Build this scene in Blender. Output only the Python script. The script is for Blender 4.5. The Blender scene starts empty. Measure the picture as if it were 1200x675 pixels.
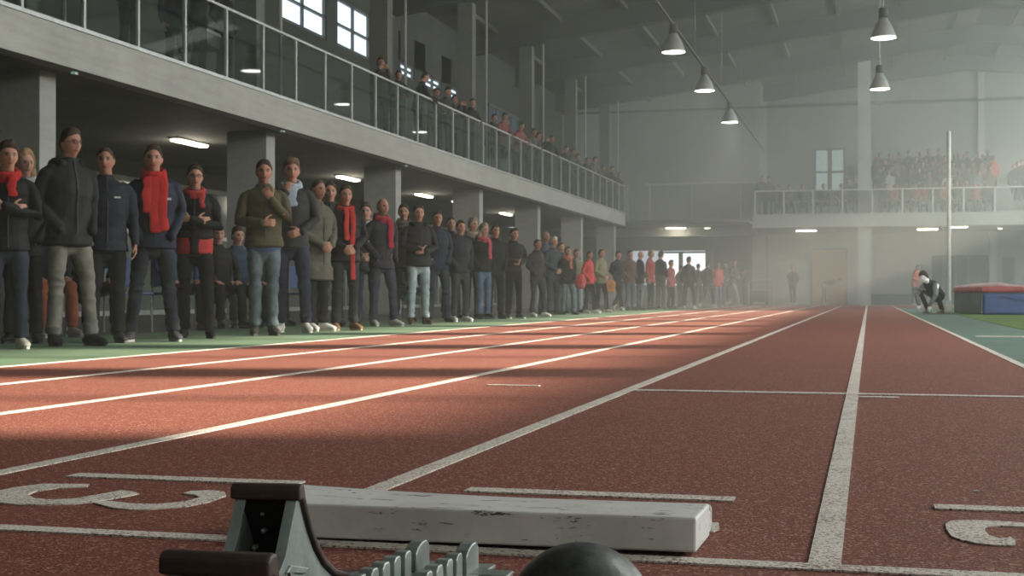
import bpy, math, random
import numpy as np
from mathutils import Vector, Matrix

random.seed(7)
RNG = np.random.RandomState(5)
scn = bpy.context.scene
COL = scn.collection
TAU = math.tau

# ------------------------------------------------------------------ camera
F = 1610.0; EYE = 0.42; YAW = math.radians(14.55)
CX, HOR = 600.0, 346.0
c0, s0 = math.cos(YAW), math.sin(YAW)
cam = bpy.data.cameras.new('camera'); cam_o = bpy.data.objects.new('camera', cam); COL.objects.link(cam_o)
cam_o.location = (0, 0, EYE)
cam_o.rotation_euler = (math.radians(90) + math.atan((HOR - 337.5) / F), 0, YAW)
cam.lens = F / 1200 * 36; cam.sensor_width = 36; cam.clip_end = 300; cam.clip_start = 0.02
cam.dof.use_dof = True; cam.dof.focus_distance = 2.4; cam.dof.aperture_fstop = 24
scn.camera = cam_o

def ground(u, v, z=0.0):                # measured photo point -> place on the floor (height z)
    zc = (EYE - z) * F / (v - HOR); xc = (u - CX) / F * zc
    return (xc * c0 - zc * s0, xc * s0 + zc * c0)
def y_at(u, X):                          # distance along the track for a thing at lateral X
    t = (u - CX) / F
    return X * (c0 + t * s0) / (t * c0 - s0)
def zc_of(X, Y): return -X * s0 + Y * c0

# ------------------------------------------------------------------ objects
def tag(o, label=None, cat=None, group=None, kind=None):
    if label: o['label'] = label
    if cat: o['category'] = cat
    if group: o['group'] = group
    if kind: o['kind'] = kind
    return o
def empty(name, loc=(0, 0, 0), rz=0, label=None, cat=None, group=None, scale=1):
    o = bpy.data.objects.new(name, None); COL.objects.link(o)
    o.location = loc; o.rotation_euler = (0, 0, rz); o.scale = (scale,) * 3
    o.empty_display_size = .1
    return tag(o, label, cat, group)
def link(name, me, mat=None, parent=None, color=None, smooth=False):
    o = bpy.data.objects.new(name, me); COL.objects.link(o)
    if mat is not None and not me.materials: me.materials.append(mat)
    if parent is not None: o.parent = parent
    if color is not None: o.color = (*color[:3], 1)
    return o

class MB:
    """collects shapes, then builds ONE mesh object"""
    def __init__(s): s.v = []; s.f = []
    def add(s, v, f):
        n = len(s.v); s.v += [tuple(p) for p in v]; s.f += [tuple(i + n for i in q) for q in f]; return s
    def box(s, x0, x1, y0, y1, z0, z1):
        v = [(x, y, z) for z in (z0, z1) for y in (y0, y1) for x in (x0, x1)]
        return s.add(v, [(0, 2, 3, 1), (4, 5, 7, 6), (0, 1, 5, 4), (2, 6, 7, 3), (0, 4, 6, 2), (1, 3, 7, 5)])
    def quad(s, a, b, c, d): return s.add([a, b, c, d], [(0, 1, 2, 3)])
    def prism(s, poly, axis, a0, a1):
        """poly: 2D points; axis 'x': (y,z) profile extruded in x; 'z': (x,y) in z; 'y': (x,z) in y"""
        def P(p, a):
            return {'x': (a, p[0], p[1]), 'y': (p[0], a, p[1]), 'z': (p[0], p[1], a)}[axis]
        n = len(poly)
        v = [P(p, a0) for p in poly] + [P(p, a1) for p in poly]
        f = [tuple(range(n))[::-1], tuple(range(n, 2 * n))] + [(i, (i + 1) % n, n + (i + 1) % n, n + i) for i in range(n)]
        return s.add(v, f)
    def tube(s, pts, r, seg=10, cap=True):
        V, Fc = tube(pts, r, seg); return s.add(V, Fc)
    def lathe(s, prof, c=(0, 0, 0), seg=32):
        v = []; f = []
        for (r, z) in prof:
            for i in range(seg):
                a = TAU * i / seg; v.append((c[0] + r * math.cos(a), c[1] + r * math.sin(a), c[2] + z))
        for j in range(len(prof) - 1):
            for i in range(seg):
                f.append((j * seg + i, j * seg + (i + 1) % seg, (j + 1) * seg + (i + 1) % seg, (j + 1) * seg + i))
        return s.add(v, f)
    def mesh(s, name='m', smooth=False):
        me = bpy.data.meshes.new(name); me.from_pydata(s.v, [], s.f); me.validate(); me.update()
        if smooth: me.polygons.foreach_set('use_smooth', [True] * len(me.polygons))
        return me
    def build(s, name, mat, parent=None, color=None, smooth=False, bevel=0, fixn=True):
        me = s.mesh(name, smooth)
        if fixn:
            import bmesh
            bm = bmesh.new(); bm.from_mesh(me); bmesh.ops.recalc_face_normals(bm, faces=bm.faces); bm.to_mesh(me); bm.free()
        o = link(name, me, mat, parent, color)
        if bevel:
            m = o.modifiers.new('b', 'BEVEL'); m.width = bevel; m.segments = 2; m.limit_method = 'ANGLE'
        return o

def tube(pts, R, seg=12, side=(1, 0, 0), capk=.8):
    """closed tapered tube; R: list of r or (ra, rb)"""
    P = [np.array(p, float) for p in pts]; n = len(P)
    if not isinstance(R, (list, tuple)): R = [R] * n
    R = [(r, r) if not isinstance(r, (tuple, list)) else r for r in R]
    T = []
    for i in range(n):
        t = P[min(i + 1, n - 1)] - P[max(i - 1, 0)]; T.append(t / (np.linalg.norm(t) + 1e-9))
    P2, R2, T2 = [], [], []
    def capring(i, sgn):
        out = []
        rm = min(R[i])
        for k in (.92, .62, .25):
            d = math.sqrt(1 - k * k) * rm * capk
            out.append((P[i] + sgn * T[i] * d, (R[i][0] * k, R[i][1] * k), T[i]))
        return out
    seq = capring(0, -1)[::-1] + [(P[i], R[i], T[i]) for i in range(n)] + capring(n - 1, 1)
    s = np.array(side, float)
    V = []; Fc = []
    for (p, r, t) in seq:
        a = s - t * s.dot(t); L = np.linalg.norm(a)
        if L < .15:
            a = np.array((0, 1, 0.3)) - t * np.array((0, 1, .3)).dot(t); L = np.linalg.norm(a)
        a /= L; b = np.cross(t, a)
        for i in range(seg):
            w = TAU * i / seg; V.append(tuple(p + a * r[0] * math.cos(w) + b * r[1] * math.sin(w)))
    m = len(seq)
    for j in range(m - 1):
        for i in range(seg):
            Fc.append((j * seg + i, j * seg + (i + 1) % seg, (j + 1) * seg + (i + 1) % seg, (j + 1) * seg + i))
    Fc.append(tuple(range(seg))[::-1]); Fc.append(tuple((m - 1) * seg + i for i in range(seg)))
    return V, Fc

def remesh(mb, voxel, smooth_it=2, name='m'):
    me = mb.mesh('tmp'); o = bpy.data.objects.new('tmp', me); COL.objects.link(o)
    m = o.modifiers.new('r', 'REMESH'); m.mode = 'VOXEL'; m.voxel_size = voxel; m.use_smooth_shade = True
    if smooth_it:
        k = o.modifiers.new('s', 'SMOOTH'); k.iterations = smooth_it; k.factor = .5
    dg = bpy.context.evaluated_depsgraph_get()
    out = bpy.data.meshes.new_from_object(o.evaluated_get(dg)); out.name = name
    bpy.data.objects.remove(o); bpy.data.meshes.remove(me)
    out.polygons.foreach_set('use_smooth', [True] * len(out.polygons))
    return out
def getco(me):
    a = np.empty(len(me.vertices) * 3); me.vertices.foreach_get('co', a); return a.reshape(-1, 3)
def setco(me, a): me.vertices.foreach_set('co', a.ravel()); me.update()
def getno(me):
    a = np.empty(len(me.vertices) * 3); me.vertices.foreach_get('normal', a); return a.reshape(-1, 3)
def snoise(p, freq, seed):
    r = np.random.RandomState(seed); out = np.zeros(len(p))
    for k in range(7):
        d = r.normal(size=3); d /= np.linalg.norm(d)
        out += np.sin((p * np.array(freq)) @ d * r.uniform(.6, 1.6) + r.uniform(0, 6))
    return out / 3.2
def wrinkle(me, amp, freq, seed):
    p = getco(me); n = getno(me)
    w = snoise(p + .04 * np.c_[snoise(p, (9, 9, 9), seed + 1)] * np.ones((1, 3)), freq, seed)
    w = np.abs(w) ** .8 * np.sign(w)
    setco(me, p + n * (amp * w)[:, None])

# ------------------------------------------------------------------ materials
def nodes(name):
    m = bpy.data.materials.new(name); m.use_nodes = True; nt = m.node_tree
    b = nt.nodes['Principled BSDF']; return m, nt, b
def N(nt, t, **kw):
    n = nt.nodes.new(t)
    for k, v in kw.items():
        if k.startswith('i_'): n.inputs[k[2:].replace('_', ' ')].default_value = v
        else: setattr(n, k, v)
    return n
def mix(nt, fac, a, b, mode='MIX'):
    n = nt.nodes.new('ShaderNodeMix'); n.data_type = 'RGBA'; n.blend_type = mode
    for s, x in ((0, fac), (6, a), (7, b)):
        if hasattr(x, 'links'): nt.links.new(x, n.inputs[s])
        elif s == 0: n.inputs[0].default_value = x
        else: n.inputs[s].default_value = (*x[:3], 1)
    return n.outputs[2]
def ramp(nt, inp, p0, p1):
    n = nt.nodes.new('ShaderNodeMapRange'); n.inputs[1].default_value = p0; n.inputs[2].default_value = p1
    nt.links.new(inp, n.inputs[0]); return n.outputs[0]
def coords(nt, kind='Object', scale=(1, 1, 1)):
    t = nt.nodes.new('ShaderNodeTexCoord')
    if scale == (1, 1, 1): return t.outputs[kind]
    m = nt.nodes.new('ShaderNodeMapping'); m.inputs['Scale'].default_value = scale
    nt.links.new(t.outputs[kind], m.inputs[0]); return m.outputs[0]
def noise(nt, vec, scale, detail=3, rough=.5):
    n = N(nt, 'ShaderNodeTexNoise'); n.inputs['Scale'].default_value = scale; n.inputs['Detail'].default_value = detail
    n.inputs['Roughness'].default_value = rough; nt.links.new(vec, n.inputs['Vector']); return n.outputs['Fac']
def bump(nt, b, h, strength, dist):
    n = N(nt, 'ShaderNodeBump'); n.inputs['Strength'].default_value = strength; n.inputs['Distance'].default_value = dist
    nt.links.new(h, n.inputs['Height']); nt.links.new(n.outputs[0], b.inputs['Normal'])

def basic(name, col, rough=.6, metal=0, var=.15, scale=4, bumpd=0, bscale=40, vec=(1, 1, 1), col2=None):
    m, nt, b = nodes(name)
    v = coords(nt, 'Object', vec)
    f = noise(nt, v, scale, 5, .6)
    c2 = col2 or tuple(max(0, x * (1 - var * 2)) for x in col)
    nt.links.new(mix(nt, ramp(nt, f, .3, .7), c2, tuple(min(1, x * (1 + var)) for x in col)), b.inputs['Base Color'])
    b.inputs['Roughness'].default_value = rough; b.inputs['Metallic'].default_value = metal
    if bumpd: bump(nt, b, noise(nt, v, bscale, 4), .6, bumpd)
    return m
def objcol(name, rough=.85, bumpd=.0, bscale=60, var=.35, sheen=0, denim=False):
    m, nt, b = nodes(name)
    oi = N(nt, 'ShaderNodeObjectInfo'); v = coords(nt)
    f = noise(nt, v, 7, 5, .6)
    dark = mix(nt, 1.0, oi.outputs['Color'], (1 - var,) * 3, 'MULTIPLY')
    lite = mix(nt, 1.0, oi.outputs['Color'], (1 + var * .6,) * 3, 'MULTIPLY')
    nt.links.new(mix(nt, ramp(nt, f, .3, .7), dark, lite), b.inputs['Base Color'])
    b.inputs['Roughness'].default_value = rough; b.inputs['Specular IOR Level'].default_value = .12
    if bumpd: bump(nt, b, noise(nt, v, bscale, 3), .7, bumpd)
    return m
M = {}
M['cloth'] = objcol('cloth', .9, .003, 35)
M['nylon'] = objcol('nylon', .62, .006, 14, .3)
M['denim'] = objcol('denim', .92, .005, 18, .45)
M['shoe'] = objcol('shoe_leather', .55, .001, 60, .2)
M['knit'] = objcol('knit', .95, .006, 55, .3)
M['hair'] = objcol('hair', .6, .004, 90, .4)
M['paint_obj'] = objcol('painted', .5, 0, 30, .12)
def skin_mat():
    m, nt, b = nodes('skin')
    oi = N(nt, 'ShaderNodeObjectInfo'); at = N(nt, 'ShaderNodeAttribute'); at.attribute_name = 'paint'
    f = noise(nt, coords(nt), 18, 3)
    base = mix(nt, ramp(nt, f, .3, .7), mix(nt, 1., oi.outputs['Color'], (.88, .82, .80), 'MULTIPLY'), oi.outputs['Color'])
    nt.links.new(mix(nt, at.outputs['Alpha'], base, at.outputs['Color']), b.inputs['Base Color'])
    b.inputs['Roughness'].default_value = .62; b.inputs['Specular IOR Level'].default_value = .18
    return m
M['skin'] = skin_mat()

def track_mat():
    m, nt, b = nodes('track_rubber')
    v = coords(nt)
    big = noise(nt, v, .5, 4); fine = noise(nt, v, 190, 2, .6); med = noise(nt, v, 12, 4)
    c = mix(nt, ramp(nt, fine, .33, .67), (.105, .0175, .0085), (.270, .058, .029))
    c = mix(nt, ramp(nt, med, .3, .7), mix(nt, 1., c, (.86, .86, .86), 'MULTIPLY'), c)
    c = mix(nt, ramp(nt, big, .3, .7), mix(nt, 1., c, (.9, .9, .92), 'MULTIPLY'), c)
    vo = N(nt, 'ShaderNodeTexVoronoi'); vo.inputs['Scale'].default_value = 160; nt.links.new(v, vo.inputs['Vector'])
    c = mix(nt, ramp(nt, vo.outputs['Distance'], .62, .8), c, (.34, .17, .12))
    nt.links.new(c, b.inputs['Base Color']); b.inputs['Roughness'].default_value = .82
    bump(nt, b, fine, .8, .004); return m
M['track'] = track_mat()
def line_mat():
    m, nt, b = nodes('line_paint')
    v = coords(nt); fine = noise(nt, v, 170, 2, .6); med = noise(nt, v, 9, 4)
    s = N(nt, 'ShaderNodeMath', operation='ADD'); nt.links.new(fine, s.inputs[0])
    k = N(nt, 'ShaderNodeMath', operation='MULTIPLY'); nt.links.new(med, k.inputs[0]); k.inputs[1].default_value = .25; nt.links.new(k.outputs[0], s.inputs[1])
    c = mix(nt, ramp(nt, s.outputs[0], .46, .62), (.17, .075, .06), (.68, .62, .55))
    nt.links.new(c, b.inputs['Base Color']); b.inputs['Roughness'].default_value = .8
    bump(nt, b, fine, .7, .004); return m
M['line'] = line_mat()
M['green'] = basic('green_surface', (.085, .155, .085), .85, 0, .12, 2, .003, 160)
M['teal'] = basic('teal_surface', (.095, .15, .115), .85, 0, .12, 2, .003, 160)
M['grass'] = basic('turf', (.10, .19, .03), .95, 0, .35, 14, .02, 90)
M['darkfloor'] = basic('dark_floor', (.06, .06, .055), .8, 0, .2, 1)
def concrete(name, col, rough=.85):
    m, nt, b = nodes(name); v = coords(nt)
    a = noise(nt, v, .7, 6, .62); d = noise(nt, coords(nt, 'Object', (1, .35, 3.5)), 3, 5, .65)
    c = mix(nt, ramp(nt, a, .3, .72), tuple(x * .78 for x in col), tuple(x * 1.08 for x in col))
    c = mix(nt, ramp(nt, d, .45, .8), c, mix(nt, 1., c, (.82, .82, .80), 'MULTIPLY'))
    vo = N(nt, 'ShaderNodeTexVoronoi'); vo.inputs['Scale'].default_value = 2.2; nt.links.new(v, vo.inputs['Vector'])
    c = mix(nt, ramp(nt, vo.outputs['Distance'], .05, .02), c, tuple(x * .45 for x in col))
    nt.links.new(c, b.inputs['Base Color']); b.inputs['Roughness'].default_value = rough
    bump(nt, b, noise(nt, v, 14, 5), .4, .01); return m
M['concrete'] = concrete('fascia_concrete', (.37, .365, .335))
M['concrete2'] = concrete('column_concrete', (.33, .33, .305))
M['column_up'] = concrete('gallery_column', (.14, .145, .13))  # same columns above the slab, darkened: their shade is put into the colour
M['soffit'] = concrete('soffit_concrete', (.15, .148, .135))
M['wall'] = basic('wall_panel', (.20, .21, .19), .8, 0, .08, .8)
M['wall_low'] = basic('lower_wall', (.30, .31, .285), .8, 0, .08, .8)
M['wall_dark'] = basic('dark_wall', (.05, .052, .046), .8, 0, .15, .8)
M['roof'] = basic('roof_sheet', (.085, .085, .075), .8, 0, .12, .6, vec=(.3, 2, 1))
M['beam'] = basic('roof_beam', (.06, .06, .054), .7, 0, .1, 1)
M['steel'] = basic('galvanised_steel', (.42, .43, .42), .45, .6, .12, 6)
M['post'] = basic('rail_steel', (.42, .43, .41), .5, .35, .1, 6)
M['alu'] = basic('cast_aluminium', (.36, .40, .38), .42, .55, .22, 9, .0015, 60)
M['alu_dark'] = basic('dull_steel', (.16, .165, .155), .55, .55, .3, 12, .001, 60)
M['rubber'] = basic('brown_rubber', (.050, .027, .022), .55, 0, .3, 14, .0012, 120)
M['backing'] = basic('worn_backing', (.035, .030, .027), .5, .2, .4, 14)
M['black'] = basic('black_paint', (.02, .02, .02), .6, 0, .2, 5)
M['iron'] = basic('dark_iron', (.085, .09, .086), .40, .35, .35, 38, .0022, 60, col2=(.028, .031, .030))
M['white_metal'] = basic('white_metal', (.55, .56, .53), .5, .1, .1, 5)
M['shade'] = basic('lamp_aluminium', (.55, .56, .53), .4, .5, .1, 5)
M['door'] = basic('oak_door', (.30, .15, .055), .6, 0, .15, 3, vec=(6, 6, .6))
M['frame'] = basic('window_frame', (.11, .115, .11), .5, .2, .1, 4)
M['blue'] = basic('blue_vinyl', (.045, .085, .26), .5, 0, .15, 2, .01, 5)
M['mat_grey'] = basic('grey_vinyl', (.13, .135, .14), .6, 0, .12, 2)
M['mat_red'] = basic('red_vinyl', (.42, .075, .075), .55, 0, .2, 2, .01, 4)
M['seat_blue'] = basic('blue_plastic', (.02, .06, .20), .4, 0, .1, 4)
M['orange'] = basic('orange_bag', (.6, .24, .08), .7, 0, .15, 6)
M['redbag'] = basic('red_bag', (.5, .05, .05), .7, 0, .15, 6)
M['slat'] = basic('shutter', (.27, .28, .26), .6, 0, .06, 1)
M['net'] = basic('dark_net', (.05, .055, .052), .9, 0, .15, 3)
def white_board():
    m, nt, b = nodes('chipped_white_paint'); v = coords(nt)
    big = noise(nt, v, 6, 5, .65); fleck = noise(nt, coords(nt, 'Object', (7, 26, 26)), 1.6, 6, .78)
    c = mix(nt, ramp(nt, big, .3, .75), (.54, .52, .50), (.74, .73, .70))
    vo = N(nt, 'ShaderNodeTexVoronoi'); vo.inputs['Scale'].default_value = 28; nt.links.new(v, vo.inputs['Vector'])
    spot = ramp(nt, vo.outputs['Distance'], .14, .07)
    c = mix(nt, ramp(nt, fleck, .585, .63), c, (.07, .06, .05))
    mm = N(nt, 'ShaderNodeMath', operation='MULTIPLY'); nt.links.new(spot, mm.inputs[0]); nt.links.new(ramp(nt, noise(nt, v, 9, 2), .5, .56), mm.inputs[1])
    c = mix(nt, mm.outputs[0], c, (.09, .075, .065))
    nt.links.new(c, b.inputs['Base Color']); b.inputs['Roughness'].default_value = .5
    bump(nt, b, fleck, .4, .002); return m
M['board'] = white_board()
def emit(name, col, st):
    m = bpy.data.materials.new(name); m.use_nodes = True; nt = m.node_tree; nt.nodes.clear()
    e = N(nt, 'ShaderNodeEmission'); e.inputs[0].default_value = (*col, 1); e.inputs[1].default_value = st
    o = N(nt, 'ShaderNodeOutputMaterial'); nt.links.new(e.outputs[0], o.inputs[0]); return m
M['lamp'] = emit('lamp_glow', (1, .98, .9), 14)
M['tube'] = emit('tube_glow', (1, .93, .72), 9)
M['sky_pane'] = emit('sky_pane', (.72, .86, 1.0), 1.6)
M['pane_white'] = emit('bright_pane', (.9, .98, 1.0), 1.5)
M['pane_teal'] = emit('daylit_pane', (.50, .68, .66), .42)
M['exit'] = emit('green_sign', (.35, .8, .6), .4)
def glass_mat():
    m = bpy.data.materials.new('balustrade_glass'); m.use_nodes = True; nt = m.node_tree; nt.nodes.clear()
    t = N(nt, 'ShaderNodeBsdfTransparent'); t.inputs[0].default_value = (.60, .64, .62, 1)
    g = N(nt, 'ShaderNodeBsdfGlossy'); g.inputs['Roughness'].default_value = .03; g.inputs[0].default_value = (.9, .95, .93, 1)
    fr = N(nt, 'ShaderNodeFresnel'); fr.inputs[0].default_value = 1.45
    mx = N(nt, 'ShaderNodeMixShader'); nt.links.new(fr.outputs[0], mx.inputs[0]); nt.links.new(t.outputs[0], mx.inputs[1]); nt.links.new(g.outputs[0], mx.inputs[2])
    o = N(nt, 'ShaderNodeOutputMaterial'); nt.links.new(mx.outputs[0], o.inputs[0]); return m
M['glass'] = glass_mat()

def struct(name, mb, mat, parent=None, **kw):
    o = mb.build(name, mat, parent, **kw)
    if parent is None: o['kind'] = 'structure'
    return o

# ------------------------------------------------------------------ floor and markings
XL, XR = -15.0, 16.0
YB, YE = -5.0, 64.0
LINES = [-4.92, -3.96, -2.975, -1.985, -1.028, -.067, .885]
fl = struct('floor', MB().box(-4.92, .885, YB, 66, -.1, 0), M['track'])
struct('floor_green', MB().box(-7.7, -4.92, YB, 58, -.1, 0), M['green'], fl)
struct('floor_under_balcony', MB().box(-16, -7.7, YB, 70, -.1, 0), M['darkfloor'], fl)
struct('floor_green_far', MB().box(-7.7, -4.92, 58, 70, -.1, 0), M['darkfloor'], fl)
struct('floor_teal', MB().box(.885, 1.82, YB, 46, -.1, 0), M['teal'], fl)
struct('floor_far', MB().box(.885, 16.5, 46, 70, -.1, 0), M['track'], fl)
gr = struct('turf', MB().box(1.82, 16.5, YB, 46, -.1, .004), M['grass'], fl)
def strip(poly, z=.003, name='painted_line'):
    mb = MB(); mb.prism(poly, 'z', .0004, z)
    return mb.build(name, M['line'], fl)
ZL = [.0025]
def rect(x0, x1, y0, y1, name='painted_line'):
    ZL[0] += .00012
    return strip([(x0, y0), (x1, y0), (x1, y1), (x0, y1)], ZL[0], name=name)
for k, x in enumerate(LINES):
    w = .025 if k else .03
    rect(x - w, x + w, 2.15, 57.5 if k not in (4, 5) else 57.8, 'lane_line')
rect(-4.9, 2.2, 2.142, 2.188, 'start_line')
for x in (-2.98, -1.985, -1.028, -.067):
    rect(x + .192, x + .192 + .57, 2.81, 2.868, 'lane_dash')
rect(-1.0, 3.2, 5.96, 6.035, 'cross_line')
rect(-1.72, -1.47, 6.15, 6.19, 'tick_mark')
rect(-.04, .12, 5.80, 5.86, 'tick_mark')
rect(1.05, 1.8, 14.6, 14.85, 'cross_line')
# the lane numerals, painted to be read from the stand
def poly_px(pts, ox, oy, k): return [ground(ox + x / k, oy + y / k) for x, y in pts]
three_a = [(240, 431), (120, 430), (40, 440), (-20, 452), (-42, 466), (-10, 479), (40, 485), (120, 487), (200, 484), (262, 477), (330, 465), (374, 457), (352, 450), (325, 448), (270, 458), (200, 470), (140, 473), (92, 469), (76, 459), (100, 449), (160, 441), (235, 438)]
three_b = [(256, 482), (300, 494), (350, 499), (400, 499), (500, 491), (560, 479), (607, 462), (603, 452), (565, 447), (512, 450), (492, 456), (520, 459), (536, 467), (500, 477), (420, 485), (350, 483), (300, 477), (270, 478)]
def numeral(parts, name='lane_number'):
    mb = MB()
    for p in parts: mb.prism(p, 'z', .0004, .003)
    return mb.build(name, M['line'], fl)
numeral([poly_px(three_a, 0, 380, 2.2875), poly_px(three_b, 0, 380, 2.2875)])
hook = [(305, 290), (340, 270), (420, 262), (600, 263), (760, 272), (900, 284), (1100, 306), (1400, 350), (1500, 380), (1400, 385), (1100, 335), (900, 312), (720, 305), (625, 309), (600, 322), (603, 340), (630, 375), (700, 399), (760, 400), (792, 388), (832, 415), (832, 455), (700, 452), (560, 440), (430, 415), (345, 382), (312, 330)]
numeral([poly_px(hook, 1060, 570, 6.43)])
numeral([poly_px([(700, 613), (790, 611), (842, 614), (843, 621), (836, 624), (760, 623), (700, 621)], 0, 0, 1)])

# ------------------------------------------------------------------ building shell
SOF, SLAB = 3.25, 3.79
XF = -9.6
BE = 55.4                                           # far end of the left balcony
struct('trim_balcony_fascia', MB().box(XF - .25, XF, YB, BE, SOF, SLAB - .05), M['concrete'])
struct('trim_balcony_capping', MB().box(XF - .3, XF + .025, YB, BE, SLAB - .05, SLAB), M['steel'])
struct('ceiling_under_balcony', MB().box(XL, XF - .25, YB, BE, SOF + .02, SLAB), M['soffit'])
COLY = [15.6 + 6.73 * k for k in range(-2, 7)]
for y in COLY:
    struct('trim_column', MB().box(-10.85, -10.1, y - .36, y, 0, SOF + .02), M['concrete2'], bevel=.01)
    yt = y
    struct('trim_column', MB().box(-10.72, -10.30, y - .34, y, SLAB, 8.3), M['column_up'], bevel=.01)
    struct('trim_pipe', MB().tube([(-10.02, y + .05, SLAB), (-10.02, y + .05, 8.4)], .032, 8), M['concrete2'])
# walls
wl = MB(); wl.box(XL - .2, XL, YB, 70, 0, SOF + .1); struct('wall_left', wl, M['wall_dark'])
XU = -12.6
wu = MB(); ZB, ZT = 6.55, 7.75
WIN = [(28.1, 30.8), (31.5, 33.8), (36.2, 37.4), (38.4, 40.0), (41.0, 42.6)]
ys = [YB] + [q for a in WIN for q in a] + [57]
wu.box(XU - .2, XU, YB, 57, SLAB, ZB); wu.box(XU - .2, XU, YB, 57, ZT, 9.3)
for i in range(0, len(ys), 2): wu.box(XU - .2, XU, ys[i], ys[i + 1], ZB, ZT)
wu.box(XU - .2, XU, 36, 43, 6.95, ZT)
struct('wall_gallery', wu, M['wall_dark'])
for i, (a, b) in enumerate(WIN):
    fr = MB(); m = (a + b) / 2; zm = ZB + (.55 if i < 2 else .2)
    if i > 1: ZT = 6.95
    for (y0, y1, z0, z1) in ((a, a + .07, ZB, ZT), (b - .07, b, ZB, ZT), (m - .035, m + .035, ZB, ZT), (a, b, ZB, ZB + .07), (a, b, ZT - .07, ZT), (a, b, zm - .03, zm + .03)):
        fr.box(XU - .12, XU - .02, y0, y1, z0, z1)
    w = struct('window_%d' % (i + 1), fr, M['frame'])
    struct('pane', MB().quad((XU - .09, a, ZB), (XU - .09, b, ZB), (XU - .09, b, ZT), (XU - .09, a, ZT)), M['sky_pane'], w)
ZT = 7.75
# a dim bluish glazed screen further along the gallery
w = struct('window_6', MB().box(XU + .0, XU + .06, 45.2, 51.2, 5.5, 5.58).box(XU, XU + .06, 45.2, 51.2, 6.9, 7.0), M['frame'])
for k in range(7): struct('window_bar', MB().box(XU, XU + .06, 45.2 + k, 45.27 + k, 5.5, 7), M['frame'], w)
struct('pane', MB().quad((XU + .02, 45.2, 5.5), (XU + .02, 51.2, 5.5), (XU + .02, 51.2, 7), (XU + .02, 45.2, 7)), emit('blue_pane', (.30, .42, .52), .14), w)
# glazed partition along the back under the balcony
gp = empty('door_glazed_partition'); gp['kind'] = 'structure'; gp.name = 'window_7'
fm = MB()
for k in range(28):
    y = 14 + 1.5 * k; fm.box(XL, XL + .08, y - .04, y + .04, 0, 2.9)
for z in (.05, 1.75, 2.85): fm.box(XL, XL + .07, 14, 55, z - .05, z + .05)
fm.build('window_frame', basic('partition_frame', (.24, .25, .235), .5, .2), gp)
MB().box(XL + .005, XL + .03, 14, 55, .05, 2.85).build('pane', basic('dim_glass', (.085, .095, .085), .12, 0, .1, 1), gp)
struct('trim_1', MB().box(XL, XL + .12, 14, 55, 1.72, 1.80), M['steel'])

# roof : monopitch rising to a ridge
def zroof(x): return 9.15 + .127 * (x + 9.5) if x <= 4 else 9.15 + .127 * (13.5) - .1 * (x - 4)
rm = MB()
rm.prism([(-16, zroof(-16)), (4, zroof(4)), (17, zroof(17)), (17, zroof(17) + .2), (4, zroof(4) + .2), (-16, zroof(-16) + .2)], 'y', YB, 70)
struct('ceiling', rm, M['roof'])
for y in [15.6 + 6.73 * k for k in range(-1, 8)]:
    b = MB()
    b.prism([(-12.6, zroof(-12.6) - .62), (4, zroof(4) - .62), (16, zroof(16) - .62), (16, zroof(16)), (4, zroof(4)), (-12.6, zroof(-12.6))], 'y', y - .22, y - .02)
    b.prism([(-12.6, zroof(-12.6) - .66), (4, zroof(4) - .66), (16, zroof(16) - .66), (16, zroof(16) - .58), (4, zroof(4) - .58), (-12.6, zroof(-12.6) - .58)], 'y', y - .32, y + .08)
    struct('trim_rafter', b, M['beam'])
for x in np.arange(-11.5, 15, 2.1):
    struct('trim_purlin', MB().box(x - .06, x + .06, YB, 66, zroof(x) - .13, zroof(x) + .02), M['roof'])
# right wall with a high strip of windows; sun falls through it
wr = MB(); WX = 16.0
WZ0, WZ1 = 6.98, 8.85
wr.box(WX, WX + .2, YB, 70, 0, WZ0); wr.box(WX, WX + .2, YB, 70, WZ1, zroof(16) + .2); wr.box(WX, WX + .2, YB, 8.46, WZ0, WZ1)
y = 8.46; first = True
while y < 42:
    wr.box(WX, WX + .2, y + (2.97), y + 3.87, WZ0, WZ1); wr.box(WX + .05, WX + .12, y + 1.45, y + 1.56, WZ0, WZ1); y += 3.87
wr.box(WX, WX + .2, y, 70, WZ0, WZ1)
struct('wall_right', wr, M['wall'])
struct('wall_back', MB().box(-16, WX, YB - .2, YB, 0, 11), M['wall'])

def xat0(u, y):
    t = (u - CX) / F; return y * (t * c0 - s0) / (c0 + t * s0)
# far end : upper wall, gallery, lower wall
FY = 58.4                                            # front of the far gallery
FXL = -4.72
UW = 65.0
fw = MB()
fw.box(FXL, WX, UW, UW + .2, SOF, 11.2)
struct('wall_far', fw, M['wall'])
fw = MB(); fw.box(-15, FXL, 60.6, 60.8, 3.05, 11.0); struct('wall_far_left', fw, M['wall'])
fw = MB(); fw.box(FXL - .001, FXL + .15, 60.6, UW, SLAB, 11.0); struct('wall_far_return', fw, M['wall'])
struct('trim_far_band', MB().box(-15, FXL, 60.45, 60.62, 3.02, 3.5), M['concrete2'])
for z in (8.55,): struct('trim_far_rail', MB().box(-15, WX, 60.55, 60.6, z, z + .1).box(FXL, WX, UW - .06, UW, z + .6, z + .75), M['beam'])
for u, yy in ((890, UW), (1150, UW)):
    t = (u - CX) / F; x = yy * (t * c0 - s0) / (c0 + t * s0)
    struct('trim_far_post', MB().box(x - .14, x + .14, yy - .2, yy, SLAB, 11), M['concrete2'])
struct('trim_far_column', MB().box(-.42, .1, 58.75, 59.15, 0, 10.4), concrete('pale_column', (.36, .37, .345)))
struct('trim_far_fascia', MB().box(FXL, WX, FY, FY + .3, SOF, SLAB), concrete('pale_fascia', (.33, .34, .315)))
struct('ceiling_under_far_gallery', MB().box(FXL, WX, FY + .3, UW, SOF + .02, SLAB), M['soffit'])
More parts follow.
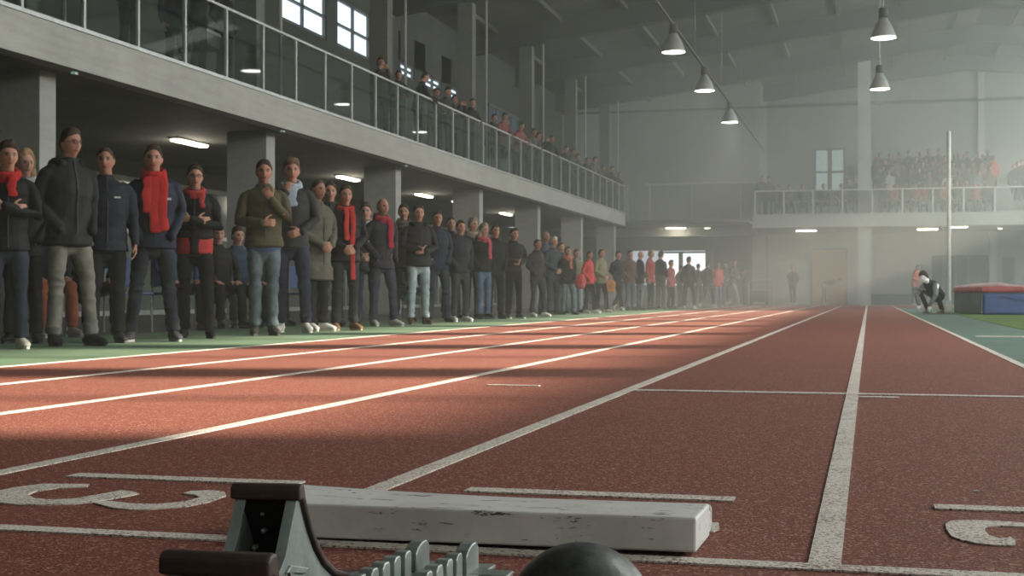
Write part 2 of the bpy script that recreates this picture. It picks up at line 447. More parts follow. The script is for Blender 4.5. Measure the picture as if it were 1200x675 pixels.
pn = MB().box(-9.6, FXL, 60.5, 60.56, 5.30, 5.38)
for u in (735, 761, 811, 868): pn.box(xat0(u, 60.5) - .04, xat0(u, 60.5) + .04, 60.5, 60.56, 3.5, 5.3)
struct('trim_far_panel', pn, M['concrete2'])
# stepped stand of the far gallery
st = MB()
for k in range(4): st.box(-3.2 if k == 0 else -.1, WX, 60.0 + 1.0 * k, UW, SLAB, SLAB + .22 + .36 * k)
struct('floor_far_terrace', st, M['concrete2'])
LW = 64.2
lw = MB()
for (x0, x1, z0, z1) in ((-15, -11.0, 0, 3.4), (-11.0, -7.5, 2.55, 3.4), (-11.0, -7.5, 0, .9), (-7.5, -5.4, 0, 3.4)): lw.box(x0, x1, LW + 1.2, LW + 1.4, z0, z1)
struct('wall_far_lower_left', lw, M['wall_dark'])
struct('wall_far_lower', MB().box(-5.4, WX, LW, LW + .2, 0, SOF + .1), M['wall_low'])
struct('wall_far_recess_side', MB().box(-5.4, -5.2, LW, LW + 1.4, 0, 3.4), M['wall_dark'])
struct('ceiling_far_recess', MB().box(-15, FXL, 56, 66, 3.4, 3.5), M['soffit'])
wy = LW + 1.25
def xat(u, y):
    t = (u - CX) / F; return y * (t * c0 - s0) / (c0 + t * s0)
wnd = MB(); xa, xm, xb = xat(772, wy), xat(798, wy), xat(836, wy)
for a, b in ((xa, xa + .1), (xm - .1, xm + .1), (xb - .08, xb)): wnd.box(a, b, wy - .1, wy, .9, 2.5)
wnd.box(xa, xb, wy - .1, wy, 2.42, 2.5)
w = struct('window_8', wnd, M['frame'])
struct('pane', MB().quad((xa, wy, .9), (xb, wy, .9), (xb, wy, 2.5), (xa, wy, 2.5)), M['pane_white'], w)
# gallery window on the far wall
wy = UW - .03; xa, xb = xat(954, wy), xat(991, wy); xm = (xa + xb) / 2
fr = MB()
for a, b in ((xa, xa + .1), (xm - .1, xm + .1), (xb - .1, xb)): fr.box(a, b, wy - .06, wy, 5.2, 7.2)
for z in (5.2, 6.05, 7.1): fr.box(xa, xb, wy - .05, wy, z, z + .1)
w = struct('window_9', fr, M['frame'])
struct('pane', MB().quad((xa, wy - .02, 5.2), (xb, wy - .02, 5.2), (xb, wy - .02, 7.2), (xa, wy - .02, 7.2)), M['pane_teal'], w)
# door, panel, shutter, dark bays in the lower far wall
wy = LW
xa, xb = xat(952, wy), xat(991, wy)
d = struct('door_1', MB().box(xa, xb, wy - .06, wy, 0, 2.48), M['door'])
struct('door_frame', MB().box(xa - .08, xa, wy - .08, wy, 0, 2.56).box(xb, xb + .08, wy - .08, wy, 0, 2.56).box(xa, xb, wy - .08, wy, 2.48, 2.56), M['frame'], d)
struct('door_handle', MB().tube([(xb - .15, wy - .1, 1.05), (xb - .28, wy - .1, 1.05)], .015, 8), M['steel'], d)
struct('trim_2', MB().box(xat(897, wy), xat(946, wy), wy - .03, wy, .3, 2.05), basic('pale_panel', (.38, .39, .365), .7, 0, .05))
struct('trim_3', MB().box(xat(899, wy) - .03, xat(899, wy) + .03, wy - .05, wy, .3, 3.1), M['frame'])
sh = MB(); xa, xb = xat(1020, wy), xat(1078, wy)
for k in range(9): sh.box(xa, xb, wy - .05 - .02 * (k % 2), wy, .55 + k * .26, .55 + k * .26 + .245)
struct('door_2', sh, M['slat'])
struct('trim_4', MB().box(xa, xb + .3, wy - .4, wy, 0, .48), M['wall_dark'])
struct('trim_5', MB().box(xat(1092, wy), xat(1158, wy), wy - .04, wy, 0, 2.2), M['wall_dark'])
for u in (1106, 1120, 1135): struct('trim_6', MB().box(xat(u, wy) - .05, xat(u, wy) + .05, wy - .08, wy, 0, 2.25), M['frame'])
struct('trim_7', MB().box(xat(1163, wy) - .15, xat(1163, wy) + .15, wy - .4, wy, 0, SOF), concrete('pale_pier', (.42, .43, .40)))
d = struct('door_3', MB().box(xat(1175, wy), xat(1189, wy), wy - .05, wy, 0, 2.1), M['wall_dark'])
struct('door_handle', MB().box(xat(1187, wy), xat(1187, wy) + .04, wy - .1, wy - .05, 1, 1.15), M['steel'], d)

# ------------------------------------------------------------------ balustrades
def balustrade(name, label, a, b, n, z, h, axis):
    r = empty(name, (0, 0, 0), 0, label, 'railing')
    def P(t): return a + (b - a) * t
    if axis == 'y':
        MB().box(XF - .06, XF - .01, a, b, z + h - .04, z + h).build('handrail', M['post'], r)
        for k in range(n + 1):
            y = P(k / n); MB().box(XF - .06, XF - .01, y - .025, y + .025, z, z + h - .04).build('post', M['post'], r)
            if k < n:
                y2 = P((k + 1) / n); MB().quad((XF - .035, y + .03, z + .04), (XF - .035, y2 - .03, z + .04), (XF - .035, y2 - .03, z + h - .06), (XF - .035, y + .03, z + h - .06)).build('glass_panel', M['glass'], r)
    else:
        MB().box(a, b, FY + .05, FY + .1, z + h - .05, z + h).build('handrail', M['post'], r)
        for k in range(n + 1):
            x = P(k / n); MB().box(x - .035, x + .035, FY + .05, FY + .1, z, z + h - .05).build('post', M['post'], r)
            if k < n:
                x2 = P((k + 1) / n); MB().quad((x + .04, FY + .07, z + .03), (x2 - .04, FY + .07, z + .03), (x2 - .04, FY + .07, z + h - .07), (x + .04, FY + .07, z + h - .07)).build('glass_panel', M['glass'], r)
balustrade('glass_balustrade', 'glass balustrade with grey steel posts and handrail along the left balcony', 10.16, BE, 34, SLAB, 1.1, 'y')
balustrade('glass_balustrade', 'hazy glass balustrade with steel posts on the far end gallery', FXL + .1, 12.1, 14, SLAB, 1.02, 'x')

# ------------------------------------------------------------------ lamps
LH = EYE + 5.6
def bell(first=None):
    pass
bell_prof = [(.045, .47), (.085, .46), (.10, .40), (.14, .34), (.19, .25), (.235, .14), (.262, .05), (.28, 0), (.272, 0), (.25, .05), (.2, .16), (.1, .3)]
me_shade = MB().lathe(bell_prof, seg=32).mesh('shade', True); me_shade.materials.append(M['shade'])
me_lens = MB().lathe([(0.001, .012), (.262, .012)], seg=32).mesh('lens'); me_lens.materials.append(M['lamp'])
me_gear = MB().lathe([(.001, .66), (.09, .66), (.10, .63), (.10, .44), (.001, .44)], seg=20).mesh('gear', True); me_gear.materials.append(M['beam'])
def bay(x, y, label, hang):
    r = empty('pendant_lamp', (x, y, LH), 0, label, 'lamp', 'bell-shaped pendant lamps under the roof')
    link('lamp_shade', me_shade, None, r); link('lens', me_lens, None, r); link('ballast_box', me_gear, None, r)
    MB().tube([(0, 0, .62), (0, 0, hang)], .012, 6).build('hanging_rod', M['steel'], r)
    l = bpy.data.lights.new('bay_light', 'SPOT'); l.energy = BAY; l.spot_size = math.radians(150); l.spot_blend = .6; l.shadow_soft_size = .25; l.color = (1, .96, .86)
    lo = bpy.data.objects.new('bay_light', l); COL.objects.link(lo); lo.location = (x, y, LH - .05)
BAY = 260
for (x, y, lab) in ((-4.35, 31.6, 'glowing bell lamp nearest the camera in the left hanging row'), (-4.35, 37.8, 'glowing bell lamp second in the left hanging row'), (-4.35, 44.9, 'glowing bell lamp farthest along the left hanging row'),
                    (.32, 31.0, 'glowing bell lamp in the right pair, hanging nearer and higher'), (.30, 38.7, 'glowing bell lamp in the right pair, hanging directly below its twin')):
    bay(x, y, lab, zroof(x) - .1 - LH if x > 0 else .62 + .0)
struct('trim_conduit', MB().box(-4.38, -4.33, 6, 60, LH + .62, LH + .67), M['beam'])
for y in [15.6 + 6.73 * k for k in range(0, 7)]:
    struct('trim_hanger', MB().tube([(-4.35, y - .1, LH + .66), (-4.35, y - .1, zroof(-4.35) - .5)], .004, 5), M['steel'])

def batten(x, y, z, L, W, label, axis='y', cat='ceiling light', group='flat ceiling lights under the balconies', E=25):
    r = empty('ceiling_light', (x, y, z), 0, label, cat, group)
    a, b = (W, L) if axis == 'y' else (L, W)
    MB().box(-a / 2 - .03, a / 2 + .03, -b / 2 - .03, b / 2 + .03, -.03, 0).build('housing', M['white_metal'], r)
    MB().box(-a / 2, a / 2, -b / 2, b / 2, -.075, -.03).build('diffuser', M['tube'], r, bevel=.02)
    l = bpy.data.lights.new('batten_light', 'POINT'); l.energy = E; l.shadow_soft_size = .25; l.color = (1, .92, .74)
    lo = bpy.data.objects.new('batten_light', l); COL.objects.link(lo); lo.location = (x, y, z - .25)
ords = ['nearest, over the man in the red scarf', 'second along, above the man in the long coat', 'third along, above the man in pale jeans', 'fourth along, above the dark-clad pair', 'fifth along, near the far end of the balcony']
for u, o_ in zip((222, 408, 497, 593, 697), ords):
    batten(-12.1, y_at(u, -12.1), SOF + .02, 1.15, .18, 'lit ceiling strip under the left balcony, ' + o_)
batten(xat(792, 60), 60, 3.4, .85, .3, 'lit ceiling strip over the bright windows in the far corner', 'x')
batten(xat(945, 61), 61, SOF + .02, .85, .35, 'lit ceiling strip above the brown door', 'x')
batten(xat(1087, 61), 61, SOF + .02, .85, .35, 'lit ceiling strip left of the tall white post at the far end', 'x')
batten(xat(1122, 59.3), 59.3, SOF + .02, .8, .3, 'lit ceiling strip just right of the tall white post at the far end', 'x')
def spot(x, y, z, label, col=M['tube'], r_=.09):
    r = empty('spot_lamp', (x, y, z), 0, label, 'ceiling light')
    MB().lathe([(.001, 0), (r_ * 1.1, 0), (r_ * 1.1, -.06)], seg=16).build('housing', M['white_metal'], r)
    MB().lathe([(.001, -.09), (r_ * .7, -.085), (r_, -.06), (r_, -.03)], seg=16).build('bulb', col, r)
spot(xat(1172, 60.5), 60.5, SOF + .02, 'small round ceiling lamp over the high jump mat end')
spot(xat(829, 59.5), 59.5, 3.38, 'small greenish emergency lamp on the far corner ceiling', emit('greenish_bulb', (.7, 1, .6), 5), .14)
spot(-11.9, y_at(533, -11.9), SOF + .02, 'small round ceiling lamp under the left balcony', M['tube'], .1)
# emergency lights on the soffit edge
for u, v, nm in ((87, 106, 'nearest the camera'), (331, 169, 'above the man with his hand on his chin'), (476, 208, 'beside the third column'), (644, 250, 'near the far end')):
    x = -9.72; y = y_at(u, x)
    e = empty('emergency_light', (x, y, SOF), 0, 'tiny emergency light under the balcony edge, ' + nm, 'emergency light', 'small emergency lights along the balcony edge')
    MB().box(-.03, .03, -.04, .04, -.04, 0).build('housing', M['steel'], e, bevel=.006)
    MB().box(-.02, .02, -.043, -.039, -.035, -.008).build('lens', M['exit'], e)

# ------------------------------------------------------------------ foreground : starting block
sb = empty('starting_block', (-.615, 1.7, 0), 0, 'metal starting block with two brown rubber pedals and toothed rail, cut by lower edge', 'starting block')
inv = Matrix.Translation((.615, -1.7, 0))
def sbb(mb, name, mat, parent=sb, **kw):
    mb.v = [(x + .615, y - 1.7, z) for x, y, z in mb.v] if parent is sb else mb.v
    return mb.build(name, mat, parent, **kw)
def railx(y, x): return x - .02 * (2.0 - y)
base = MB(); base.v = []; base.add([(railx(yy, -.675), yy, z) for z in (.002, .009) for yy in (1.0, 2.03)] + [(railx(yy, -.553), yy, z) for z in (.002, .009) for yy in (1.0, 2.03)], [(0, 1, 3, 2), (4, 6, 7, 5), (0, 4, 5, 1), (2, 3, 7, 6), (0, 2, 6, 4), (1, 5, 7, 3)])
base.box(-.575, -.512, 1.945, 1.985, .002, .010)
sbb(base, 'base_plate', M['alu'], bevel=.002)
for xr in (-.660, -.582):
    t = MB()
    y = 2.0
    # end tooth, rounded, then shorter teeth backwards
    prof = [(1.935, .008), (1.935, .036), (1.945, .044), (1.965, .050), (1.985, .050), (1.997, .043), (2.0, .034), (2.0, .008)]
    t.prism(prof, 'x', railx(1.97, xr) - .008, railx(1.97, xr) + .012)
    y = 1.918
    while y > 1.05:
        t.prism([(y - .030, .008), (y - .030, .040), (y - .022, .047), (y - .006, .047), (y, .042), (y, .008)], 'x', railx(y, xr) - .008, railx(y, xr) + .012)
        y -= .044
    t.box(railx(1.5, xr) - .012, railx(1.5, xr) + .010, 1.05, 1.95, .008, .018)
    sbb(t, 'toothed_bar', M['alu'], bevel=.002)
def pedal(x0, x1, y, H, rz):
    cx = (x0 + x1) / 2; W = x1 - x0
    loc = (cx + .615, y - 1.7, 0)
    curve = [(0, 1.0), (.006, .92), (.016, .80), (.030, .66), (.050, .50), (.078, .34), (.115, .20), (.160, .10), (.205, .05)]
    curve = [(a * 1.28, b * H) for a, b in curve]
    pad = MB()
    up = [(a, b) for a, b in curve]
    # rubber pad : thick skin following the curve, plus a turned-down lip at the back
    nrm = []
    for i, (a, b) in enumerate(up):
        a0, b0 = up[max(i - 1, 0)]; a1, b1 = up[min(i + 1, len(up) - 1)]
        dx, dz = a1 - a0, b1 - b0; L = math.hypot(dx, dz); nrm.append((-dz / L, dx / L))
    outer = [(a + .007 * n[0], b + .007 * n[1]) for (a, b), n in zip(up, nrm)]
    inner = [(a - .003 * n[0], b - .003 * n[1]) for (a, b), n in zip(up, nrm)]
    poly = [(-.012, H + .003), (-.012 + .006, H + .008)] + [(outer[0][0], H + .008)] + outer[1:] + inner[::-1][:-1] + [(-.002, H - .012), (-.012, H - .012)]
    pad.prism(poly, 'x', -W / 2, W / 2)
    p = pad.build('pedal', M['rubber'], sb, bevel=.003); p.location = loc; p.rotation_euler = (0, 0, rz)
    for sx in (-1, 1):
        pl = MB()
        xi = sx * (W / 2 - .006); xo = sx * (W / 2 - .012)
        plate = [(a - .004 * n[0], b - .004 * n[1]) for (a, b), n in zip(up, nrm)]
        pp = plate[1:] + [(.262, .004), (-.13, .004), (-.10, .06 * H / .176), (-.05, H * .55), (-.006, H - .012)]
        pl.prism(pp, 'x', min(xi, xo), max(xi, xo))
        # flange along the back edge, and cast ribs on the outside
        for k, (q0, q1) in enumerate((((-.10, .06), (-.05, H * .55)), ((-.05, H * .55), (-.006, H - .012)))):
            pl.prism([(q0[0] - .002, q0[1]), (q1[0] - .002, q1[1]), (q1[0] + .002, q1[1]), (q0[0] + .002, q0[1])], 'x', min(xi, sx * (W / 2 - .020)), max(xi, sx * (W / 2 - .020)))
        o = pl.build('side_plate', M['alu'], p, bevel=.0012)
        rb = MB()
        xx0, xx1 = sx * (W / 2 - .0062), sx * (W / 2 - .002)
        rb.prism([(.02, .35 * H), (.03, .38 * H), (-.04, .48 * H), (-.055, .44 * H)], 'x', min(xx0, xx1), max(xx0, xx1))
        rb.prism([(-.02, .02), (.0, .02), (-.035, .45 * H), (-.045, .45 * H)], 'x', min(xx0, xx1), max(xx0, xx1))
        rb.build('cast_rib', M['alu'], o, bevel=.001)
    bk = MB()
    bk.prism([(.002, H - .02), (.062, .40 * H), (.067, .40 * H), (.006, H - .02)], 'x', -W / 2 + .012, W / 2 - .012)
    bk.build('backing_plate', M['backing'], p)
    for (xx, hz) in ((-.012, .80), (-.014, .66), (-.03, .52), (.022, .42)):
        yy = .004 + (1 - hz) * .06
        r = MB(); r.tube([(xx, yy - .004, hz * H), (xx, yy + .006, hz * H)], .0035 if hz < .7 else .0028, 10); r.build('rivet', M['steel'], p)
    ax = MB().tube([(-W / 2 + .008, -.02, .03), (W / 2 - .008, -.02, .03)], .007, 10); ax.build('axle', M['alu_dark'], p)
    ft = MB().box(-W / 2 - .008, W / 2 + .002, -.13, .26, .001, .010); ft.build('foot_plate', M['alu_dark'], p)
    return p
pedal(-.796, -.702, 1.635, .170, math.radians(5))
pedal(-.594, -.492, 1.085, .191, math.radians(3))

# white board
wb = MB()
B0 = (-1.02, 2.176); B1 = (-.268, 2.206)
n = 14
rows = []
for i in range(n + 1):
    t = i / n; x = B0[0] + (B1[0] - B0[0]) * t; y = B0[1] + (B1[1] - B0[1]) * t
    k = max(0, 1 - t / .62) ** 1.6
    rows.append([(x, y, .007), (x, y + .002, .0635 + .002 * k), (x + .004, y + .158, .0635 + .012 * k), (x + .004, y + .158, .007)])
v = [p for r in rows for p in r]; f = []
for i in range(n):
    for j in range(4): f.append((i * 4 + j, i * 4 + (j + 1) % 4, (i + 1) * 4 + (j + 1) % 4, (i + 1) * 4 + j))
f += [(0, 3, 2, 1), (n * 4, n * 4 + 1, n * 4 + 2, n * 4 + 3)]
wb.add(v, f)
wo = wb.build('white_board', M['board'], None, bevel=.004)
tag(wo, 'long chipped white painted wooden beam lying on the track behind the starting block', 'beam')
chip = MB(); chip.prism([(2.355, .008), (2.40, .010), (2.418, .022), (2.418, .050), (2.402, .056), (2.395, .046), (2.355, .048)], 'x', -.46, -.266)
chip.build('splintered_end', M['board'], wo, bevel=.003)

# iron ball
rb_ = .0786
bl = MB()
for j in range(1, 32):
    pass
bl.lathe([(max(.0005, rb_ * math.sin(math.pi * j / 36)), rb_ - rb_ * math.cos(math.pi * j / 36)) for j in range(37)], seg=64)
bo = bl.build('iron_ball', M['iron'], None, smooth=True); bo.location = (-.295, 1.4256, .001)
tag(bo, 'dark iron throwing ball on the track, cut by the lower edge', 'ball')
# a scrap on the track
sc = MB().prism([(0, 0), (.012, .003), (.014, .01), (.004, .011)], 'z', 0, .003).build('paper_scrap', M['white_metal']); x, y = ground(1140, 577); sc.location = (x, y, .001)
tag(sc, 'tiny white paper scrap lying on the right lane', 'scrap')

# ------------------------------------------------------------------ landing mat and post
A = np.array((2.37, 31.0)); B = np.array((1.98, 34.2)); d = (B - A); d /= np.linalg.norm(d); e = np.array((d[1], -d[0]))
lm = empty('landing_mat', (A[0], A[1], .004), math.atan2(e[1], e[0]), 'blue and red landing mat on the grass at the right edge', 'mat')
Wm, Dm = 5.2, 3.2
body = MB().box(.0, Wm, .0, Dm, 0, .46); body.build('mat_body', M['blue'], lm, bevel=.05)
MB().box(-.03, -.002, .03, Dm - .03, .01, .47).build('end_cover', M['mat_grey'], lm, bevel=.01)
MB().box(-.05, Wm + .03, -.03, Dm + .03, .47, .60).build('top_pad', M['mat_red'], lm, bevel=.05)
fold = MB()
for k in range(9):
    fold.tube([(-.02 + .0 * k, .4 + .33 * k, .60), (.35, .3 + .33 * k, .645), (.9 + .1 * (k % 3), .35 + .33 * k, .60)], [.03, .05, .02], 8)
fold.build('crumpled_cover', basic('pale_sheet', (.55, .40, .40), .7), lm, smooth=True)
sm = MB(); sm.prism([(.35, .40), (1.9, .10), (1.9, .09), (.35, .38)], 'y', -.012, -.001); sm.build('seam', basic('blue_seam', (.03, .05, .15), .6), lm)
px, py = ground(1112, 366)
po = empty('tall_post', (px, py, 0), 0, 'tall thin white upright post beside the landing mat', 'post')
hpost = EYE + (346 - 155) * zc_of(px, py) / F
MB().tube([(0, 0, 0.02), (0, 0, hpost)], .048, 14).build('pole', M['white_metal'], po, smooth=True)
MB().box(-.25, .25, -.12, .12, 0, .04).box(-.06, .06, -.06, .06, .04, .3).build('foot', M['white_metal'], po)
MB().box(-.16, .0, -.03, .03, 2.04, 2.09).tube([(-.16, 0, 2.06), (-.2, 0, 2.2)], .012, 6).build('bracket', M['steel'], po)

# far cart
cx_, cy_ = xat(892, 61.5), 61.5
ct = empty('equipment_cart', (cx_, cy_, 0), 0, 'dark equipment box with pale top under a grey bent-tube frame by the far wall', 'cart')
MB().box(-.45, .3, -.25, .25, .12, .62).build('box', M['black'], ct, bevel=.02)
MB().box(-.47, .32, -.27, .27, .62, .68).build('lid', basic('pink_lid', (.42, .28, .26), .6), ct)
MB().tube([(-.55, 0, 0), (-.55, 0, 1.0), (-.45, 0, 1.08), (.45, 0, 1.08), (.55, 0, 1.0), (.55, 0, 0)], .03, 8).build('tube_frame', M['steel'], ct)
for sx in (-.4, .25): MB().tube([(sx, -.2, .06), (sx, .2, .06)], .06, 10).build('wheel', M['black'], ct)

# ------------------------------------------------------------------ people
HC = np.array((0, -.028, 1.643)); NECK = np.array((0, .010, 1.51))
BASE_H = 1.772
def sstep(x): x = np.clip(x, 0, 1); return x * x * (3 - 2 * x)
def gauss(x, s): return np.exp(-(x / s) ** 2)
def head_pts(p):
    """p: unit directions -> head surface in head-local coordinates, face towards -y"""
    x = p[:, 0] * .077; y = p[:, 1] * .097; z = p[:, 2] * .12
    low = sstep((-.015 - z) / .09)
    x = x * (1 - .30 * low); y = np.where(y > 0, y * (1 - .42 * low), y * (1 - .04 * low))
    front = sstep((-p[:, 1] - .25) / .5)
    zz = z
    y = y + front * .006
    ny = gauss(x, .011) * np.where((zz < .018) & (zz > -.048), np.interp(zz, [-.048, -.034, -.026, .018], [0, .021, .024, .003]), 0)
    ny += .005 * gauss(x, .045) * gauss(zz - .027, .011)
    ny -= .009 * gauss(np.abs(x) - .031, .014) * gauss(zz - .007, .012)
    ny += .004 * gauss(np.abs(x) - .042, .016) * gauss(zz + .028, .016)
    ny += .006 * gauss(x, .022) * gauss(zz + .061, .009) - .003 * gauss(x, .02) * gauss(zz + .077, .006)
    ny += .009 * gauss(x, .024) * gauss(zz + .098, .018)
    y = y - front * ny
    return np.c_[x, y, z]
def sphere_dirs(nl, nm):
    V = []; Fc = []
    for j in range(nl + 1):
        th = math.pi * (j + .001) / (nl + .002)
        for i in range(nm):
            a = TAU * i / nm; V.append((math.sin(th) * math.sin(a), -math.sin(th) * math.cos(a), math.cos(th)))
    for j in range(nl):
        for i in range(nm):
            Fc.append((j * nm + i, (j + 1) * nm + i, (j + 1) * nm + (i + 1) % nm, j * nm + (i + 1) % nm))
    return np.array(V), Fc
def headmat(yaw=0, pitch=0, roll=0):
    return Matrix.Rotation(yaw, 3, 'Z') @ Matrix.Rotation(pitch, 3, 'X') @ Matrix.Rotation(roll, 3, 'Y')
def rigid(P, R, off):
    R = np.array(R); piv = NECK
    q = (P + HC - piv) @ R.T + piv
    return q + off

POSES = {
 # right arm (person's right = -x), left arm: elbow, wrist, hand direction, palm normal, curl
 'down':   dict(R=((-.235, .035, 1.15), (-.235, -.035, .90), (0, -.15, -1), (1, 0, 0), .35), L=((.235, .035, 1.15), (.235, -.035, .90), (0, -.15, -1), (-1, 0, 0), .35)),
 'pockets': dict(R=((-.246, .06, 1.16), (-.165, -.085, .985), (.75, -.1, -.6), (0, 1, 0), .3), L=((.246, .06, 1.16), (.165, -.085, .985), (-.75, -.1, -.6), (0, 1, 0), .3)),
 'crossed': dict(R=((-.245, -.06, 1.14), (.02, -.185, 1.19), (1, .15, .05), (0, 1, 0), .5), L=((.245, -.06, 1.14), (-.04, -.215, 1.21), (-1, .25, .08), (0, 1, 0), .5)),
 'clasp':  dict(R=((-.25, -.0, 1.15), (-.06, -.19, 1.00), (.8, -.3, -.35), (0, 1, 0), .75), L=((.25, -.0, 1.15), (.06, -.20, .99), (-.8, -.3, -.35), (0, 1, 0), .75)),
 'chest':  dict(R=((-.25, -.06, 1.14), (-.03, -.20, 1.12), (.9, -.1, .05), (0, 1, 0), .8), L=((.235, -.09, 1.17), (.05, -.215, 1.36), (-.5, -.1, .8), (0, 1, .2), .9)),
 'chin':   dict(R=((-.22, -.12, 1.18), (-.05, -.21, 1.42), (.25, .2, .95), (.3, .9, 0), 1.0), L=((.25, .0, 1.16), (.10, -.17, 1.02), (-.7, -.3, -.2), (0, 1, 0), .7)),
 'onehand': dict(R=((-.27, .02, 1.16), (-.21, -.12, .98), (.3, -.5, -.7), (1, 0, 0), .4), L=((.245, .03, 1.14), (.25, -.06, .89), (0, -.15, -1), (-1, 0, 0), .45)),
 'fold':   dict(R=((-.26, -.02, 1.15), (-.02, -.21, 1.09), (.95, .0, -.05), (0, 1, 0), .6), L=((.26, -.02, 1.15), (.03, -.225, 1.075), (-.95, .05, 0), (0, 1, 0), .6)),
 'rail':   dict(R=((-.24, -.16, 1.17), (-.10, -.38, 1.15), (.8, -.5, -.1), (0, 0, -1), .5), L=((.24, -.16, 1.17), (.10, -.38, 1.16), (-.8, -.5, -.1), (0, 0, -1), .5)),
 'phone':  dict(R=((-.22, -.12, 1.2), (-.08, -.34, 1.46), (.3, -.3, .9), (.4, -.9, 0), .6), L=((.22, -.12, 1.2), (.08, -.34, 1.46), (-.3, -.3, .9), (-.4, -.9, 0), .6)),
 'seated': dict(R=((-.25, -.05, 1.17), (-.15, -.27, 1.03), (.2, -1, -.15), (0, 0, -1), .3), L=((.25, -.05, 1.17), (.15, -.27, 1.03), (-.2, -1, -.15), (0, 0, -1), .3)),
}
LEGS = {
 'stand': (((-.095, .0, .91), (-.105, -.02, .50), (-.115, .01, .10)), ((.095, .0, .91), (.105, -.02, .50), (.115, .0, .10))),
 'wide':  (((-.095, .0, .91), (-.15, -.02, .50), (-.20, .02, .10)), ((.095, .0, .91), (.13, -.02, .50), (.17, -.02, .10))),
 'relax': (((-.095, .0, .91), (-.10, .01, .50), (-.105, .05, .10)), ((.095, .0, .91), (.13, -.08, .50), (.15, -.09, .10))),
 'narrow': (((-.09, .0, .91), (-.085, -.02, .50), (-.08, .01, .10)), ((.09, .0, .91), (.085, -.03, .50), (.085, -.02, .10))),
 'stride': (((-.09, .0, .90), (-.09, -.18, .53), (-.09, -.26, .14)), ((.09, .0, .90), (.10, .04, .50), (.10, .34, .17))),
 'seated': (((-.095, .02, .91), (-.14, -.42, .94), (-.14, -.40, .53)), ((.095, .02, .91), (.14, -.42, .94), (.15, -.44, .53))),
}
def lerp(a, b, t): return tuple(a[i] + (b[i] - a[i]) * t for i in range(3))
def hand_into(mb, wrist, d, nrm, curl, thumb_side):
    d = np.array(d, float); d /= np.linalg.norm(d)
    nrm = np.array(nrm, float); nrm -= d * nrm.dot(d); nrm /= np.linalg.norm(nrm)
    s = np.cross(d, nrm) * thumb_side
    w = np.array(wrist, float)
    mb.add(*tube([w - d * .01, w + d * .03, w + d * .085], [(.026, .019), (.038, .017), (.042, .014)], 10, side=s))
    for k, (off, L) in enumerate(((.031, .072), (.0105, .080), (-.0105, .074), (-.031, .058))):
        p = w + d * .083 + s * off; q = [p]; a = 0.12
        for seg in (.45, .32, .26):
            a += curl * .62; dd = d * math.cos(a) + nrm * math.sin(a); p = p + dd * L * seg; q.append(p)
        mb.add(*tube(q, [.0098, .0094, .0085, .0072], 8))
    p = w + d * .025 + s * .03; q = [p]
    for seg, a in ((.035, .85), (.032, .6), (.026, .35)):
        dd = d * math.cos(a) + s * math.sin(a) + nrm * .35; dd /= np.linalg.norm(dd); p = p + dd * seg; q.append(p)
    mb.add(*tube(q, [.014, .012, .0105, .008], 8))

